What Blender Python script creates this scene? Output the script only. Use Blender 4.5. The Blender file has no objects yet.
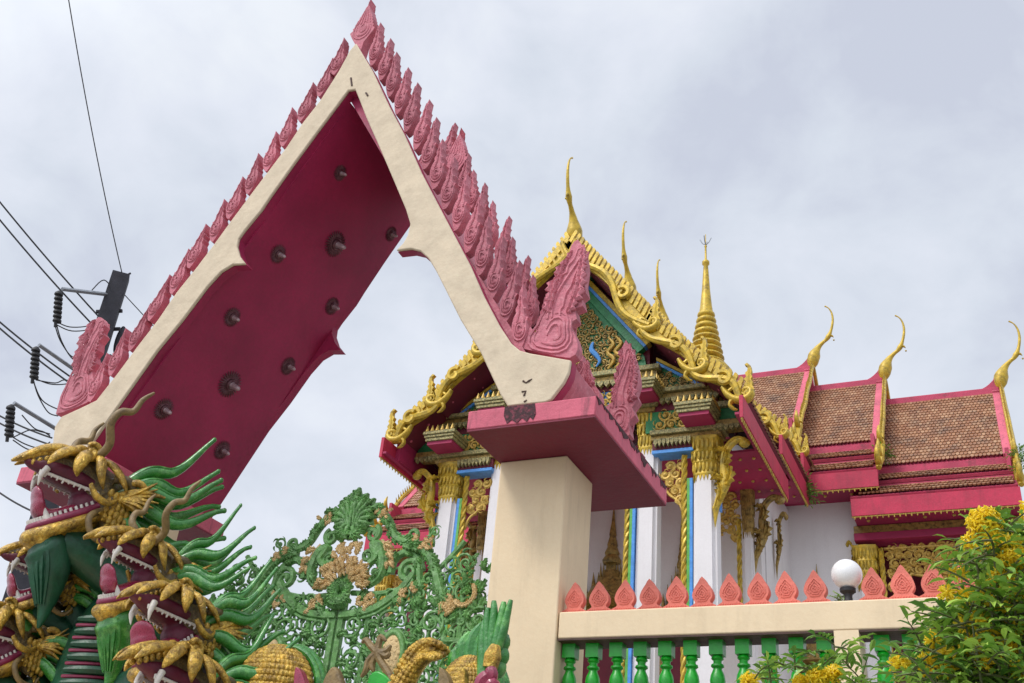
import bpy, bmesh, math, random
from mathutils import Vector as V, Matrix as M, Euler, Quaternion
random.seed(7)
R = math.radians
S = bpy.context.scene
COL = S.collection
PI = math.pi
# ------------------------------------------------------------------ camera
YAW, PITCH, ROLL, F = -0.46886118, 0.52246492, 0.09795534, 1063.0464
EYE = V((0, 0, 1.6))
_f = V((math.sin(YAW)*math.cos(PITCH), math.cos(YAW)*math.cos(PITCH), math.sin(PITCH)))
_r = V((math.cos(YAW), -math.sin(YAW), 0)); _u = _r.cross(_f)
CR = _r*math.cos(ROLL)+_u*math.sin(ROLL); CU = -_r*math.sin(ROLL)+_u*math.cos(ROLL)
cam_d = bpy.data.cameras.new('camera'); cam = bpy.data.objects.new('camera', cam_d); COL.objects.link(cam)
cam.matrix_world = M(((CR.x, CU.x, -_f.x, 0), (CR.y, CU.y, -_f.y, 0), (CR.z, CU.z, -_f.z, 1.6), (0, 0, 0, 1)))
cam_d.sensor_width = 36; cam_d.lens = 36*F/1024; cam_d.clip_end = 5000; cam_d.clip_start = .05
S.camera = cam
def ray(x, y): return CR*((x-512)/F)-CU*((y-341.5)/F)+_f
def WY(x, y, Y): d = ray(x, y); return EYE+d*(Y/d.y)      # measured point of the photograph on a wall plane
def WX(x, y, X): d = ray(x, y); return EYE+d*(X/d.x)
def WZ(x, y, Z): d = ray(x, y); return EYE+d*((Z-1.6)/d.z)

# ------------------------------------------------------------------ materials
def _nt(name):
    m = bpy.data.materials.new(name); m.use_nodes = True
    n = m.node_tree; return m, n, n.nodes['Principled BSDF']
def node(n, t, **kw):
    o = n.nodes.new(t)
    for k, v in kw.items():
        if k in o.inputs: o.inputs[k].default_value = v
        else: setattr(o, k, v)
    return o
def mixc(n, fac, a, b, mode='MIX'):
    o = n.nodes.new('ShaderNodeMix'); o.data_type = 'RGBA'; o.blend_type = mode
    for s, v in ((o.inputs[0], fac), (o.inputs[6], a), (o.inputs[7], b)):
        if hasattr(v, 'is_linked'): n.links.new(v, s)
        else: s.default_value = v if not isinstance(v, tuple) else (*v, 1)[:4]
    return o.outputs[2]
def ramp(n, src, lo, hi):
    o = n.nodes.new('ShaderNodeMapRange'); o.inputs[1].default_value = lo; o.inputs[2].default_value = hi
    n.links.new(src, o.inputs[0]); return o.outputs[0]
def noise(n, vec, scale, detail=4, rough=.55, stretch=None):
    if stretch:
        mp = n.nodes.new('ShaderNodeMapping'); mp.inputs['Scale'].default_value = stretch
        n.links.new(vec, mp.inputs[0]); vec = mp.outputs[0]
    o = node(n, 'ShaderNodeTexNoise'); o.inputs['Scale'].default_value = scale; o.inputs['Detail'].default_value = detail
    o.inputs['Roughness'].default_value = rough
    n.links.new(vec, o.inputs[0]); return o.outputs[0]
def paint(name, col, rough=.55, var=.25, vs=6, dirt=.5, dcol=(.06, .05, .045), ds=3, dlo=.55, dhi=.8, bump=.3, bs=25, metal=0, streak=False, alt=None, grain=.12, coat=0, objvar=0):
    m, n, b = _nt(name); L = n.links
    tc = node(n, 'ShaderNodeTexCoord').outputs['Object']
    n1 = noise(n, tc, vs, 5)
    c = mixc(n, ramp(n, n1, .3, .7), tuple(x*(1-var) for x in col), tuple(min(1, x*(1+var*.6)) for x in col))
    if alt:
        n4 = noise(n, tc, vs*2.3, 6, .65)
        c = mixc(n, ramp(n, n4, .5, .66), c, alt)
    n5 = noise(n, tc, bs*3, 3)
    c = mixc(n, grain, c, ramp(n, n5, .25, .75), 'OVERLAY')
    if dirt:
        n2 = noise(n, tc, ds, 8, .68, (2.2, 2.2, .35) if streak else None)
        f = n.nodes.new('ShaderNodeMath'); f.operation = 'MULTIPLY'; f.inputs[1].default_value = dirt
        L.new(ramp(n, n2, dlo, dhi), f.inputs[0])
        c = mixc(n, f.outputs[0], c, dcol)
    if objvar:                                              # every cast piece has faded a little differently
        oi = n.nodes.new('ShaderNodeObjectInfo'); hv = n.nodes.new('ShaderNodeHueSaturation'); mv = n.nodes.new('ShaderNodeMapRange')
        mv.inputs[3].default_value = 1-objvar; mv.inputs[4].default_value = 1+objvar*.6; L.new(oi.outputs['Random'], mv.inputs[0])
        L.new(mv.outputs[0], hv.inputs['Value']); L.new(c, hv.inputs['Color']); c = hv.outputs[0]
    L.new(c, b.inputs['Base Color'])
    b.inputs['Metallic'].default_value = metal
    rr = n.nodes.new('ShaderNodeMapRange'); rr.inputs[3].default_value = max(.05, rough-.12); rr.inputs[4].default_value = min(1, rough+.15)
    L.new(n5, rr.inputs[0]); L.new(rr.outputs[0], b.inputs['Roughness'])
    if coat: b.inputs['Coat Weight'].default_value = coat; b.inputs['Coat Roughness'].default_value = .15
    if bump:
        n3 = noise(n, tc, bs, 6, .6)
        bp = n.nodes.new('ShaderNodeBump'); bp.inputs['Strength'].default_value = bump; bp.inputs['Distance'].default_value = .02
        L.new(n3, bp.inputs['Height']); L.new(bp.outputs[0], b.inputs['Normal'])
    return m
MAT = {}
MAT['cream'] = paint('cream_plaster', (.81, .64, .42), .75, .06, 2.0, .35, (.42, .31, .19), 2.6, .52, .82, .18, 12, streak=True, grain=.05)
MAT['cream_board'] = paint('cream_cement', (.66, .55, .40), .85, .12, 4, .35, (.30, .23, .15), 4.5, .52, .8, .5, 9, grain=.06)
MAT['pink'] = paint('faded_pink_cement', (.58, .19, .235), .85, .22, 5, .55, (.14, .06, .075), 6, .53, .76, .6, 30, alt=(.64, .26, .30), objvar=.2)
MAT['pink_slab'] = paint('pink_slab_paint', (.64, .13, .19), .7, .2, 3, .65, (.10, .04, .05), 5, .54, .72, .4, 20, streak=True)
MAT['maroon'] = paint('maroon_soffit_paint', (.38, .018, .085), .6, .22, 1.2, .35, (.18, .012, .06), .9, .42, .8, .2, 9)
MAT['maroon_slab'] = paint('maroon_slab_paint', (.20, .012, .04), .6, .2, 2, .4, (.06, .005, .015), 2, .5, .8, .25, 12)  # own maroon paint of the capital slab undersides
MAT['maroon_dark'] = paint('dark_maroon_paint', (.16, .012, .03), .6, .25, 2, .3, (.04, .01, .015), 2, .5, .8, .2, 12)
MAT['crimson'] = paint('crimson_fascia_paint', (.52, .022, .07), .55, .18, 2.5, .5, (.18, .015, .03), 3, .48, .78, .25, 14, streak=True)
MAT['crimson_roof'] = paint('crimson_ridge_cement', (.50, .05, .11), .65, .2, 3, .6, (.07, .04, .035), 5, .52, .72, .3, 20)
MAT['salmon'] = paint('salmon_finial_paint', (.74, .19, .14), .7, .15, 6, .35, (.25, .07, .05), 9, .52, .75, .4, 40, objvar=.15)
MAT['gold'] = paint('yellow_gold_paint', (.64, .43, .04), .4, .28, 7, .8, (.12, .085, .02), 9, .48, .72, .15, 40, metal=.2, alt=(.44, .33, .05))
MAT['gold_dark'] = paint('tarnished_gold', (.42, .28, .075), .42, .35, 14, .75, (.06, .045, .02), 16, .48, .64, .3, 50, metal=.3)
MAT['gold_orange'] = paint('orange_gold_leaf', (.64, .42, .085), .45, .3, 18, .6, (.12, .06, .02), 20, .5, .68, .3, 60, metal=.2)
MAT['moulding'] = paint('mosaic_moulding', (.50, .40, .16), .42, .4, 26, .8, (.08, .07, .03), 34, .46, .6, .6, 80, metal=.15, alt=(.12, .27, .13))
MAT['white'] = paint('white_wall_paint', (.82, .79, .79), .7, .05, 1.5, .15, (.42, .38, .36), 2, .5, .8, .1, 12, streak=True)
MAT['blue'] = paint('blue_mirror_strip', (.09, .33, .78), .35, .2, 10, .2, bump=.2)
MAT['lime'] = paint('green_mirror_strip', (.13, .45, .08), .35, .25, 10, .3, bump=.2)
MAT['tymp'] = paint('green_tympanum', (.025, .23, .075), .45, .3, 8, .5, (.01, .06, .03), 9, bump=.3)
MAT['tile_red'] = None
MAT['rail_green'] = paint('glossy_green_baluster_paint', (.006, .36, .015), .33, .25, 8, .5, (.004, .06, .01), 12, .5, .7, .15, 30, coat=.1, grain=.04, objvar=.15)
MAT['gate_green'] = paint('weathered_green_iron', (.15, .36, .10), .5, .35, 9, .6, (.05, .10, .04), 12, .5, .68, .35, 50, alt=(.28, .50, .22))
MAT['gate_gold'] = paint('faded_gilt_iron', (.82, .60, .29), .5, .3, 24, .5, (.28, .15, .06), 24, .48, .68, .5, 60)
MAT['naga_green'] = paint('glossy_green_scale_paint', (.035, .25, .028), .28, .4, 4, .6, (.006, .035, .012), 4, .46, .66, .5, 28, coat=.4, alt=(.15, .44, .09))
MAT['naga_dark'] = paint('dark_green_neck_paint', (.012, .085, .04), .4, .4, 5, .6, (.006, .02, .012), 6, .48, .7, .35, 22)
MAT['naga_gold'] = paint('ochre_gold_paint', (.66, .40, .05), .30, .4, 13, .85, (.085, .04, .008), 11, .40, .66, 1.0, 38, metal=.4, alt=(.86, .60, .12), grain=.4, coat=.2)
MAT['bronze'] = paint('dark_bronze_paint', (.13, .085, .025), .4, .5, 12, .6, (.02, .03, .015), 12, .45, .65, .8, 34, alt=(.24, .16, .04), coat=.15)
MAT['horn'] = paint('bronze_horn_paint', (.24, .16, .06), .5, .35, 12, .6, (.05, .03, .015), 10, .5, .7, .5, 30)
MAT['tongue'] = paint('glossy_tongue_paint', (.29, .02, .06), .28, .25, 9, .5, (.10, .008, .02), 6, .5, .75, .2, 24, coat=.3)
MAT['mouth'] = paint('dark_mouth_paint', (.12, .008, .03), .5, .3, 8, .4, (.03, .004, .01), 6, bump=.3)
MAT['gum'] = paint('maroon_gum_paint', (.24, .018, .06), .4, .25, 9, .4, (.07, .005, .02), 8, bump=.3)
MAT['tooth'] = paint('off_white_tooth_paint', (.66, .62, .56), .45, .15, 12, .5, (.28, .17, .12), 12, .55, .75, .2, 30)
MAT['black'] = paint('dark_concrete_pole', (.035, .035, .045), .8, .3, 5, .3, (.015, .015, .02), 6, bump=.4)
MAT['steel'] = paint('galvanised_steel', (.28, .30, .33), .5, .2, 8, .3, bump=.15, metal=.5)
MAT['rubber'] = paint('black_cable', (.02, .02, .022), .6, .2, 8, 0, bump=0)
MAT['globe'] = paint('white_glass_globe', (.82, .81, .80), .25, .03, 3, .1, (.5, .48, .45), 4, bump=0, coat=.4)
MAT['wood'] = paint('dark_wood', (.07, .03, .02), .6, .3, 8, .3, bump=.3)
MAT['ground'] = paint('grey_concrete_paving', (.30, .29, .27), .9, .2, 1.5, .5, (.12, .11, .1), 1.2, bump=.4, bs=8)
def tile_material():
    m, n, b = _nt('glazed_terracotta_tiles'); L = n.links
    g = node(n, 'ShaderNodeNewGeometry').outputs['Random Per Island']
    cr = n.nodes.new('ShaderNodeValToRGB'); L.new(g, cr.inputs[0])
    e = cr.color_ramp.elements
    e[0].position = 0; e[0].color = (.27, .115, .05, 1); e[1].position = 1; e[1].color = (.40, .20, .095, 1)
    for p, c in ((.35, (.33, .145, .065, 1)), (.6, (.46, .26, .14, 1)), (.8, (.30, .125, .055, 1))):
        k = e.new(p); k.color = c
    tc = node(n, 'ShaderNodeTexCoord').outputs['Object']
    n2 = noise(n, tc, 2.2, 9, .75)
    c = mixc(n, ramp(n, n2, .47, .78), cr.outputs[0], (.075, .055, .045))
    L.new(c, b.inputs['Base Color']); b.inputs['Roughness'].default_value = .5
    return m
MAT['tile'] = tile_material()

# ------------------------------------------------------------------ mesh builder
class MB:
    def __init__(s): s.v = []; s.f = []
    def add(s, vs, fs, mat=None):
        o = len(s.v)
        s.v += [tuple(mat @ V(p)) if mat else tuple(p) for p in vs]; s.f += [tuple(i+o for i in f) for f in fs]
        return s
    def box(s, x0, x1, y0, y1, z0, z1, mat=None):
        return s.add([(x0,y0,z0),(x1,y0,z0),(x1,y1,z0),(x0,y1,z0),(x0,y0,z1),(x1,y0,z1),(x1,y1,z1),(x0,y1,z1)],
              [(0,3,2,1),(4,5,6,7),(0,1,5,4),(1,2,6,5),(2,3,7,6),(3,0,4,7)], mat)
    def prism(s, pts, y0, y1, mat=None):                    # outline in XZ, extruded along Y
        n = len(pts)
        a = sum(pts[i][0]*pts[(i+1) % n][1]-pts[(i+1) % n][0]*pts[i][1] for i in range(n))
        if a < 0: pts = pts[::-1]
        vs = [(p[0], y0, p[1]) for p in pts]+[(p[0], y1, p[1]) for p in pts]
        return s.add(vs, [tuple(range(n)), tuple(range(2*n-1, n-1, -1))]+[(i, i+n, (i+1) % n+n, (i+1) % n) for i in range(n)], mat)
    def tube(s, pts, rad, n=8, closed=False, flat=1, up=None, mat=None):
        P = [V(p) for p in pts]; k = len(P)
        if not hasattr(rad, '__len__'): rad = [rad]*k
        elif len(rad) != k: rad = [interp(rad, i/(k-1)) for i in range(k)]
        vs = []; N = None
        for i in range(k):
            if closed: t = P[(i+1) % k]-P[i-1]
            else: t = P[min(i+1, k-1)]-P[max(i-1, 0)]
            t.normalize()
            if N is None:
                N = V(up) if up else (V((0, 0, 1)) if abs(t.z) < .9 else V((1, 0, 0)))
            elif up: N = V(up)
            N = N-t*N.dot(t)
            if N.length < 1e-6: N = t.orthogonal()
            N.normalize(); B = t.cross(N)
            for j in range(n):
                a = 2*PI*j/n
                vs.append(P[i]+N*(math.cos(a)*rad[i]*flat)+B*(math.sin(a)*rad[i]))
        fs = []
        for i in range(k if closed else k-1):
            for j in range(n):
                a = i*n+j; b = i*n+(j+1) % n; c = ((i+1) % k)*n
                fs.append((a, b, c+(j+1) % n, c+j))
        if not closed: fs += [tuple(range(n-1, -1, -1)), tuple(range((k-1)*n, k*n))]
        return s.add(vs, fs, mat)
    def lathe(s, prof, c=(0, 0, 0), n=16, mat=None, sq=0, rot=0):
        vs = []; k = len(prof)
        for r, z in prof:
            for j in range(n):
                a = 2*PI*j/n+rot; q = 1
                if sq: q = 1/max(abs(math.cos(a)), abs(math.sin(a)))*sq+(1-sq)
                vs.append((c[0]+r*q*math.cos(a), c[1]+r*q*math.sin(a), c[2]+z))
        fs = [(i*n+j, i*n+(j+1) % n, (i+1)*n+(j+1) % n, (i+1)*n+j) for i in range(k-1) for j in range(n)]
        fs += [tuple(range(n-1, -1, -1)), tuple(range((k-1)*n, k*n))]
        return s.add(vs, fs, mat)
    def ell(s, c, r, rot=None, nu=12, nv=8, mat=None):
        if not hasattr(r, '__len__'): r = (r, r, r)
        Rm = M.Translation(V(c)) @ (rot.to_matrix().to_4x4() if rot else M.Identity(4))
        if mat: Rm = mat @ Rm
        vs = [(0, 0, r[2])]
        for i in range(1, nv):
            t = PI*i/nv
            for j in range(nu):
                a = 2*PI*j/nu; vs.append((r[0]*math.sin(t)*math.cos(a), r[1]*math.sin(t)*math.sin(a), r[2]*math.cos(t)))
        vs.append((0, 0, -r[2])); e = len(vs)-1
        fs = [(0, 1+j, 1+(j+1) % nu) for j in range(nu)]
        for i in range(nv-2):
            for j in range(nu):
                a = 1+i*nu; fs.append((a+j, a+nu+j, a+nu+(j+1) % nu, a+(j+1) % nu))
        a = 1+(nv-2)*nu; fs += [(a+j, e, a+(j+1) % nu) for j in range(nu)]
        return s.add(vs, fs, Rm)
    def cone(s, a, b, r0, r1=.002, n=7, mat=None): return s.tube([a, b], [r0, r1], n, mat=mat)
    def mesh(s, name, mat, smooth=False, angle=40):
        me = bpy.data.meshes.new(name); me.from_pydata([tuple(p) for p in s.v], [], s.f)
        bm = bmesh.new(); bm.from_mesh(me); bmesh.ops.recalc_face_normals(bm, faces=bm.faces); bm.to_mesh(me); bm.free()
        me.materials.append(MAT[mat] if isinstance(mat, str) else mat)
        if smooth: me.shade_smooth(); me.set_sharp_from_angle(angle=R(angle))
        return me
    def build(s, name, mat, parent=None, smooth=True, bevel=0, angle=40, local=False):
        o = bpy.data.objects.new(name, s.mesh(name, mat, smooth, angle)); COL.objects.link(o)
        if parent:
            o.parent = parent
            if not local: o.matrix_parent_inverse = world_of(parent).inverted()
        if bevel:
            b = o.modifiers.new('bevel', 'BEVEL'); b.width = bevel; b.segments = 2; b.limit_method = 'ANGLE'; b.angle_limit = R(35)
        return o
def world_of(o):
    m = M.LocRotScale(o.location, o.rotation_euler, o.scale)
    return (world_of(o.parent) @ o.matrix_parent_inverse @ m) if o.parent else m
def interp(a, t):
    x = t*(len(a)-1); i = min(int(x), len(a)-2); return a[i]+(a[i+1]-a[i])*(x-i)
def spline(pts, k=6):                                       # Catmull-Rom
    P = [V(p) for p in pts]; out = []
    for i in range(len(P)-1):
        p0, p1, p2, p3 = P[max(i-1, 0)], P[i], P[i+1], P[min(i+2, len(P)-1)]
        for j in range(k):
            t = j/k
            out.append(.5*((2*p1)+(p2-p0)*t+(2*p0-5*p1+4*p2-p3)*t*t+(3*p1-p0-3*p2+p3)*t**3))
    return out+[P[-1]]
def spl2(pts, k=5): return [(p.x, p.y) for p in spline([(a, b, 0) for a, b in pts], k)]
def thing(name, loc, label, cat, group=None):
    o = bpy.data.objects.new(name, None); COL.objects.link(o); o.location = loc; o.empty_display_size = .2
    o['label'] = label; o['category'] = cat
    if group: o['group'] = group
    return o
def tag(o, label, cat, group=None, kind=None):
    if label: o['label'] = label
    if cat: o['category'] = cat
    if group: o['group'] = group
    if kind: o['kind'] = kind
    return o
def struct(o): o['kind'] = 'structure'; return o
def place(mesh, name, parent, loc=(0, 0, 0), rot=(0, 0, 0), scale=(1, 1, 1)):   # a child sharing mesh data, placed in world space
    o = bpy.data.objects.new(name, mesh); COL.objects.link(o)
    if not hasattr(scale, '__len__'): scale = (scale,)*3
    o.location = loc; o.rotation_euler = rot; o.scale = scale
    if parent: o.parent = parent; o.matrix_parent_inverse = world_of(parent).inverted()
    return o
def copy_tree(o, parent=None):
    c = o.copy(); COL.objects.link(c)
    if parent: c.parent = parent
    for ch in list(o.children): copy_tree(ch, c)
    return c
def spiral(c, r, turns, a0, r0=.1, n=28, ccw=1):            # in the XZ plane, from outside in
    out = []
    for i in range(n+1):
        t = i/n; a = a0+ccw*turns*2*PI*t; q = r*(1-t)+r*r0*t
        out.append((c[0]+q*math.cos(a), c[1], c[2]+q*math.sin(a)))
    return out
def relief(mb, pts, y, focus, ks=(.82, .63, .45, .28), r=.012, n=5, mat=None):   # raised contour lines carved on an outline
    for k in ks:
        q = [(focus[0]+(p[0]-focus[0])*k, y, focus[1]+(p[1]-focus[1])*k) for p in pts]
        mb.tube(q, r, n, closed=True, mat=mat)
XC = -6.3
def hit(o, dv, P):                                          # distance from a point inside an outline to its edge
    best = 9
    for i in range(len(P)):
        a, b = V(P[i]), V(P[(i+1) % len(P)]); e = b-a; den = dv.x*e.y-dv.y*e.x
        if abs(den) < 1e-9: continue
        w = a-o; t = (w.x*e.y-w.y*e.x)/den; u = (w.x*dv.y-w.y*dv.x)/den
        if t > 1e-4 and 0 <= u <= 1 and t < best: best = t
    return best if best < 9 else 0
def carve(mb, P, y, focus, tip, bend=0, r=.014, fr=(-.72, -.36, 0, .36, .72), rings=(.85, .6, .35), n=5):
    # carved relief: arcs curling round a belly and lines flowing up to the tip
    f, tp = V(focus), V(tip); ax = tp-f; nr = V((-ax.y, ax.x)).normalized()
    sp = spl2([tuple(f+ax*t+nr*bend*math.sin(t*PI*1.6)) for t in (0, .2, .4, .6, .8, .97)], 5)
    rows = []
    for i, p in enumerate(sp):
        q = sp[min(i+1, len(sp)-1)]; o = sp[max(i-1, 0)]; t = (V(q)-V(o)).normalized(); k = V((-t.y, t.x))
        rows.append((V(p), k, min(hit(V(p), k, P), .4), min(hit(V(p), -k, P), .4)))
    for c in fr:
        pts = [(p+k*c*(a if c > 0 else b)) for p, k, a, b in rows[4:]]
        mb.tube([(p.x, y, p.y) for p in pts], [r*.8, r, r, r*.9, r*.5], n)
    R0 = min(hit(f, V((math.cos(a), math.sin(a))), P) for a in [PI*i/6 for i in range(12)])
    ds = [V((math.cos(a), math.sin(a))) for a in [2*PI*i/20 for i in range(20)]]
    rad = [min(hit(f, d, P)*.95, R0*2.1) for d in ds]
    for _ in range(3): rad = [(rad[i-1]+2*rad[i]+rad[(i+1) % 20])/4 for i in range(20)]
    for j, k in enumerate(rings):                           # arcs that follow the belly, opening towards the tip
        pts = [(f.x+ds[i].x*rad[i]*k*(1-.012*q), y, f.y+ds[i].y*rad[i]*k*(1-.012*q)) for q, i in enumerate([(6+j*3+q) % 20 for q in range(17)])]
        mb.tube(pts, [r*.5, r, r, r, r*.5], n)
def lobed(mb, c, a, L, y, w=.45, bend=.3, mat=None):         # serrated acanthus leaf, slightly cupped
    N = 8; rib = []
    for i in range(N+1):
        k = i/N; g = a+bend*(k-.3)*2; rib.append((V((c[0], c[1]))+V((math.cos(g), math.sin(g)))*L*k, g))
    vs = []; fs = []
    for i, (p, g) in enumerate(rib):
        k = i/N; wd = L*w*.5*(math.sin(PI*min(1, k*.9+.12))**.8)*(1.25 if i % 2 else .62); nn = V((-math.sin(g), math.cos(g))); fw = V((math.cos(g), math.sin(g)))*(L*.10 if i % 2 else 0)
        if i == N: wd = .002
        lf = 0-.18*L*math.sin(PI*k)
        for q, dy in ((1, -.02*L), (.5, -.10*L), (0, .02*L), (-.5, -.10*L), (-1, -.02*L)):
            pp = p+nn*wd*q+fw*abs(q); vs.append((pp.x, y+lf+dy, pp.y))
        for q, dy in ((1, 0), (0, 0), (-1, 0)):
            pp = p+nn*wd*q+fw*abs(q); vs.append((pp.x, y+lf+.05*L+.01, pp.y))
    for i in range(N):
        b = i*8; e = b+8
        for q in range(4): fs.append((b+q, b+q+1, e+q+1, e+q))
        fs += [(b+4, b+7, e+7, e+4), (b+7, b+6, e+6, e+7), (b+6, b+5, e+5, e+6), (b+5, b, e, e+5)]
    fs += [(0, 5, 6, 7, 4, 3, 2, 1)]
    mb.add(vs, fs, mat)
# ================================================================== temple gate with the steep gabled roof
gate = thing('temple_gate', (XC, 8.5, 0), 'tall cream temple gate with steep maroon gabled roof lined with pink flame ornaments', 'gate')
GY = 7.5
def XZ(pl, Y=GY): return [(WY(x, y, Y).x, WY(x, y, Y).z) for x, y in pl]
oR = XZ([(355.9,43),(372,70),(389,106),(404,134),(421,172),(444,216),(470,265),(484,296.7),(499.5,325.7),(511,343),(519.3,350),(530,353),(544,355.4),(570.7,360)])
oRend = XZ([(569,372),(564,382.3),(551,399.5)]); footR = XZ([(545,402),(507.4,406)])
iR = XZ([(499.5,393),(481,353.3),(460,319),(445.6,290),(436,271),(428,257.7),(419.8,250.5),(410.5,248.3),(396,250),(403,243),(407.5,235),(410,223.7),(405.8,209.6),(394,181.5),(380,148.7),(366,117),(355,89)])
iL = XZ([(348,90),(338.2,103.2),(317,131.4),(293.7,163),(270.3,195.8),(260.5,210.4),(244,230.3),(238.5,238),(236.8,246),(239.5,256),(245.3,263.5),(232.4,264.2),(220.7,271.3),(206.7,286.5),(182,319.3),(157,349.8),(120,402),(84,453)])
oL = XZ([(60,480),(52.2,455),(52.2,446),(54.5,427),(61,416.6),(80,408),(96.2,400.2),(117.3,373.2),(137.2,346.3),(157.5,320),(176.2,292.4),(196,267.8),(213.7,244.3),(232.4,218.6),(250,195),(268,171.2),(286.7,146.6),(303,122),(319.5,101),(338.2,71.6),(350,50)])
board = oR+oRend+footR+iR+iL+oL
b = MB(); b.prism(board, 7.5, 7.54); b.build('front_gable_board', 'cream_board', gate, bevel=.012, angle=30)
b = MB(); b.prism(board, 7.541, 7.64); b.build('gable_board_backing', 'maroon', gate, angle=30)
b = MB(); b.prism([(-6.33, oL[-1][1])]+iL+oL, 9.5, 9.62); b.build('rear_gable_board', 'maroon', gate, angle=30)
b = MB(); b.prism([(-6.328, oL[-1][1])]+oR+oRend+footR+[(p[0]-.28, p[1]-.12) for p in oR[-6:1:-1]], 9.5, 9.62); b.build('rear_gable_board', 'maroon', gate, angle=30)
# roof slabs behind the board
pa, pf = V((-6.43, 10.03)), V((-8.86, 5.66))
dL = (pf-pa).normalized(); nL = V((dL.y, -dL.x)) if V((dL.y, -dL.x)).x < 0 else V((-dL.y, dL.x))
def slab(p0, p1, nrm, t): return [tuple(p0), tuple(p1), tuple(p1+nrm*t), tuple(p0+nrm*t)]
so = .012
q0, q1 = pa+nL*so-dL*.22, pf+nL*so
b = MB(); b.prism(slab(q0, q1, nL, .12), 7.64, 9.5); b.build('left_roof_soffit', 'maroon', gate, angle=20)
b = MB(); b.prism(slab(q0+nL*.122+dL*.25, q1+nL*.122, nL, .10), 7.642, 9.498); b.build('left_roof_slope', 'pink', gate, angle=20)
mir = lambda p: V((2*-6.33-p.x, p.y))
ia, jf = V((-6.28, 10.14)), V((-3.62, 5.78))
dR = (jf-ia).normalized(); nR = V((-dR.y, dR.x)) if -dR.y > 0 else V((dR.y, -dR.x))
b = MB(); b.prism(slab(ia+nR*so-dR*.22, jf+nR*so, nR, .12), 7.645, 9.495); b.build('right_roof_soffit', 'maroon', gate, angle=20)
b = MB(); b.prism(slab(ia+nR*(so+.122)+dR*.1, jf+nR*(so+.122), nR, .10), 7.647, 9.493); b.build('right_roof_slope', 'pink', gate, angle=20)
e1 = [oR[-3], oR[-1]]+oRend+[footR[0]]
b = MB(); b.prism([(p[0]-.004, p[1]-.006) for p in ([oR[-4], oR[-3], oR[-1]]+oRend+[footR[0], footR[1]])], 7.643, 9.4); b.build('roof_foot_block', 'pink', gate, bevel=.012)
# flame ornaments along both slopes
fo = [(.08,-.1),(-.01,.10),(.0,.26),(.06,.35),(.02,.43),(.12,.44),(.16,.54),(.13,.61),(.21,.63),(.245,.74),(.22,.80),(.29,.83),(.335,1.05),(.385,.85),(.365,.80),(.425,.74),(.39,.67),(.445,.59),(.41,.52),(.47,.43),(.48,.25),(.38,.05),(.22,-.16)]
fo_in = [(p[0]-.235, p[1]) for p in fo]
def flame_mesh(name, pts, t, foc, tip, mat, r=.013):
    m = MB(); P = spl2(pts+[pts[0]], 2)[:-1]
    m.prism(P, -t, t)
    for y in (-t, t): carve(m, P, y, foc, tip, .04, r, (-.5, .45), (.9, .58, .28))
    return m.mesh(name, mat, True, 40)
FL = flame_mesh('flame_ornament', [(p[0]*.62, p[1]) for p in fo_in], .06, (.0, .22), (.05, .97), 'pink', .019)
def flames(tips, Y, sx, h, mirror, dz=0):
    for (x, y) in tips:
        p = WY(x, y, Y)
        place(FL, 'flame_ornament', gate, (p.x, Y, p.z-h+dz), (0, R(random.uniform(-6, 6)), 0), (mirror*sx*1.6*random.uniform(.95, 1.05), .9, h))
YF = 7.66
tl = [(345,42),(331,63),(312.5,87),(295.2,111),(279.2,135),(261.5,157),(243,181),(227,203),(204.8,228.5),(188,253.3),(166.4,279.3),(147.9,308),(128.5,332),(108.5,357)]
flames(tl, YF, .35, .52, 1)
tr = [(387.5,29),(396.8,44.5),(404,63),(412.4,82),(425.5,103),(438.3,125),(444.5,147),(456,176),(467,203),(478,231),(489,258),(500.5,287),(513,312),(523,338)]
# right slope, front row: tops follow the outer edge of the front board
def edge_at(pl, t):
    L = [math.dist(pl[i], pl[i+1]) for i in range(len(pl)-1)]; tot = sum(L); d = t*tot
    for i, l in enumerate(L):
        if d <= l or i == len(L)-1: k = d/l; return (pl[i][0]+(pl[i+1][0]-pl[i][0])*k, pl[i][1]+(pl[i+1][1]-pl[i][1])*k)
        d -= l
n = 15
def right_row(Y, n0, n1, h):
    for i in range(n0, n1):
        x, z = edge_at(oR[:10], (i+.6)/n)
        place(FL, 'flame_ornament', gate, (x+.07, Y, z-.02), (0, R(8+random.uniform(-6, 6)), 0), (-.54*random.uniform(.95, 1.05), .9, h*random.uniform(.95, 1.05)))
def left_row(Y, h, n=14):
    pl = oL[::-1][:15]
    for i in range(n):
        x, z = edge_at(pl, (i+.6)/n)
        place(FL, 'flame_ornament', gate, (x-.04, Y, z-.06), (0, R(random.uniform(-6, 6)), 0), (.62, .9, h))
right_row(7.70, 0, n, .60)
right_row(9.6, 0, n, .58)
left_row(9.6, .44)
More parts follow.
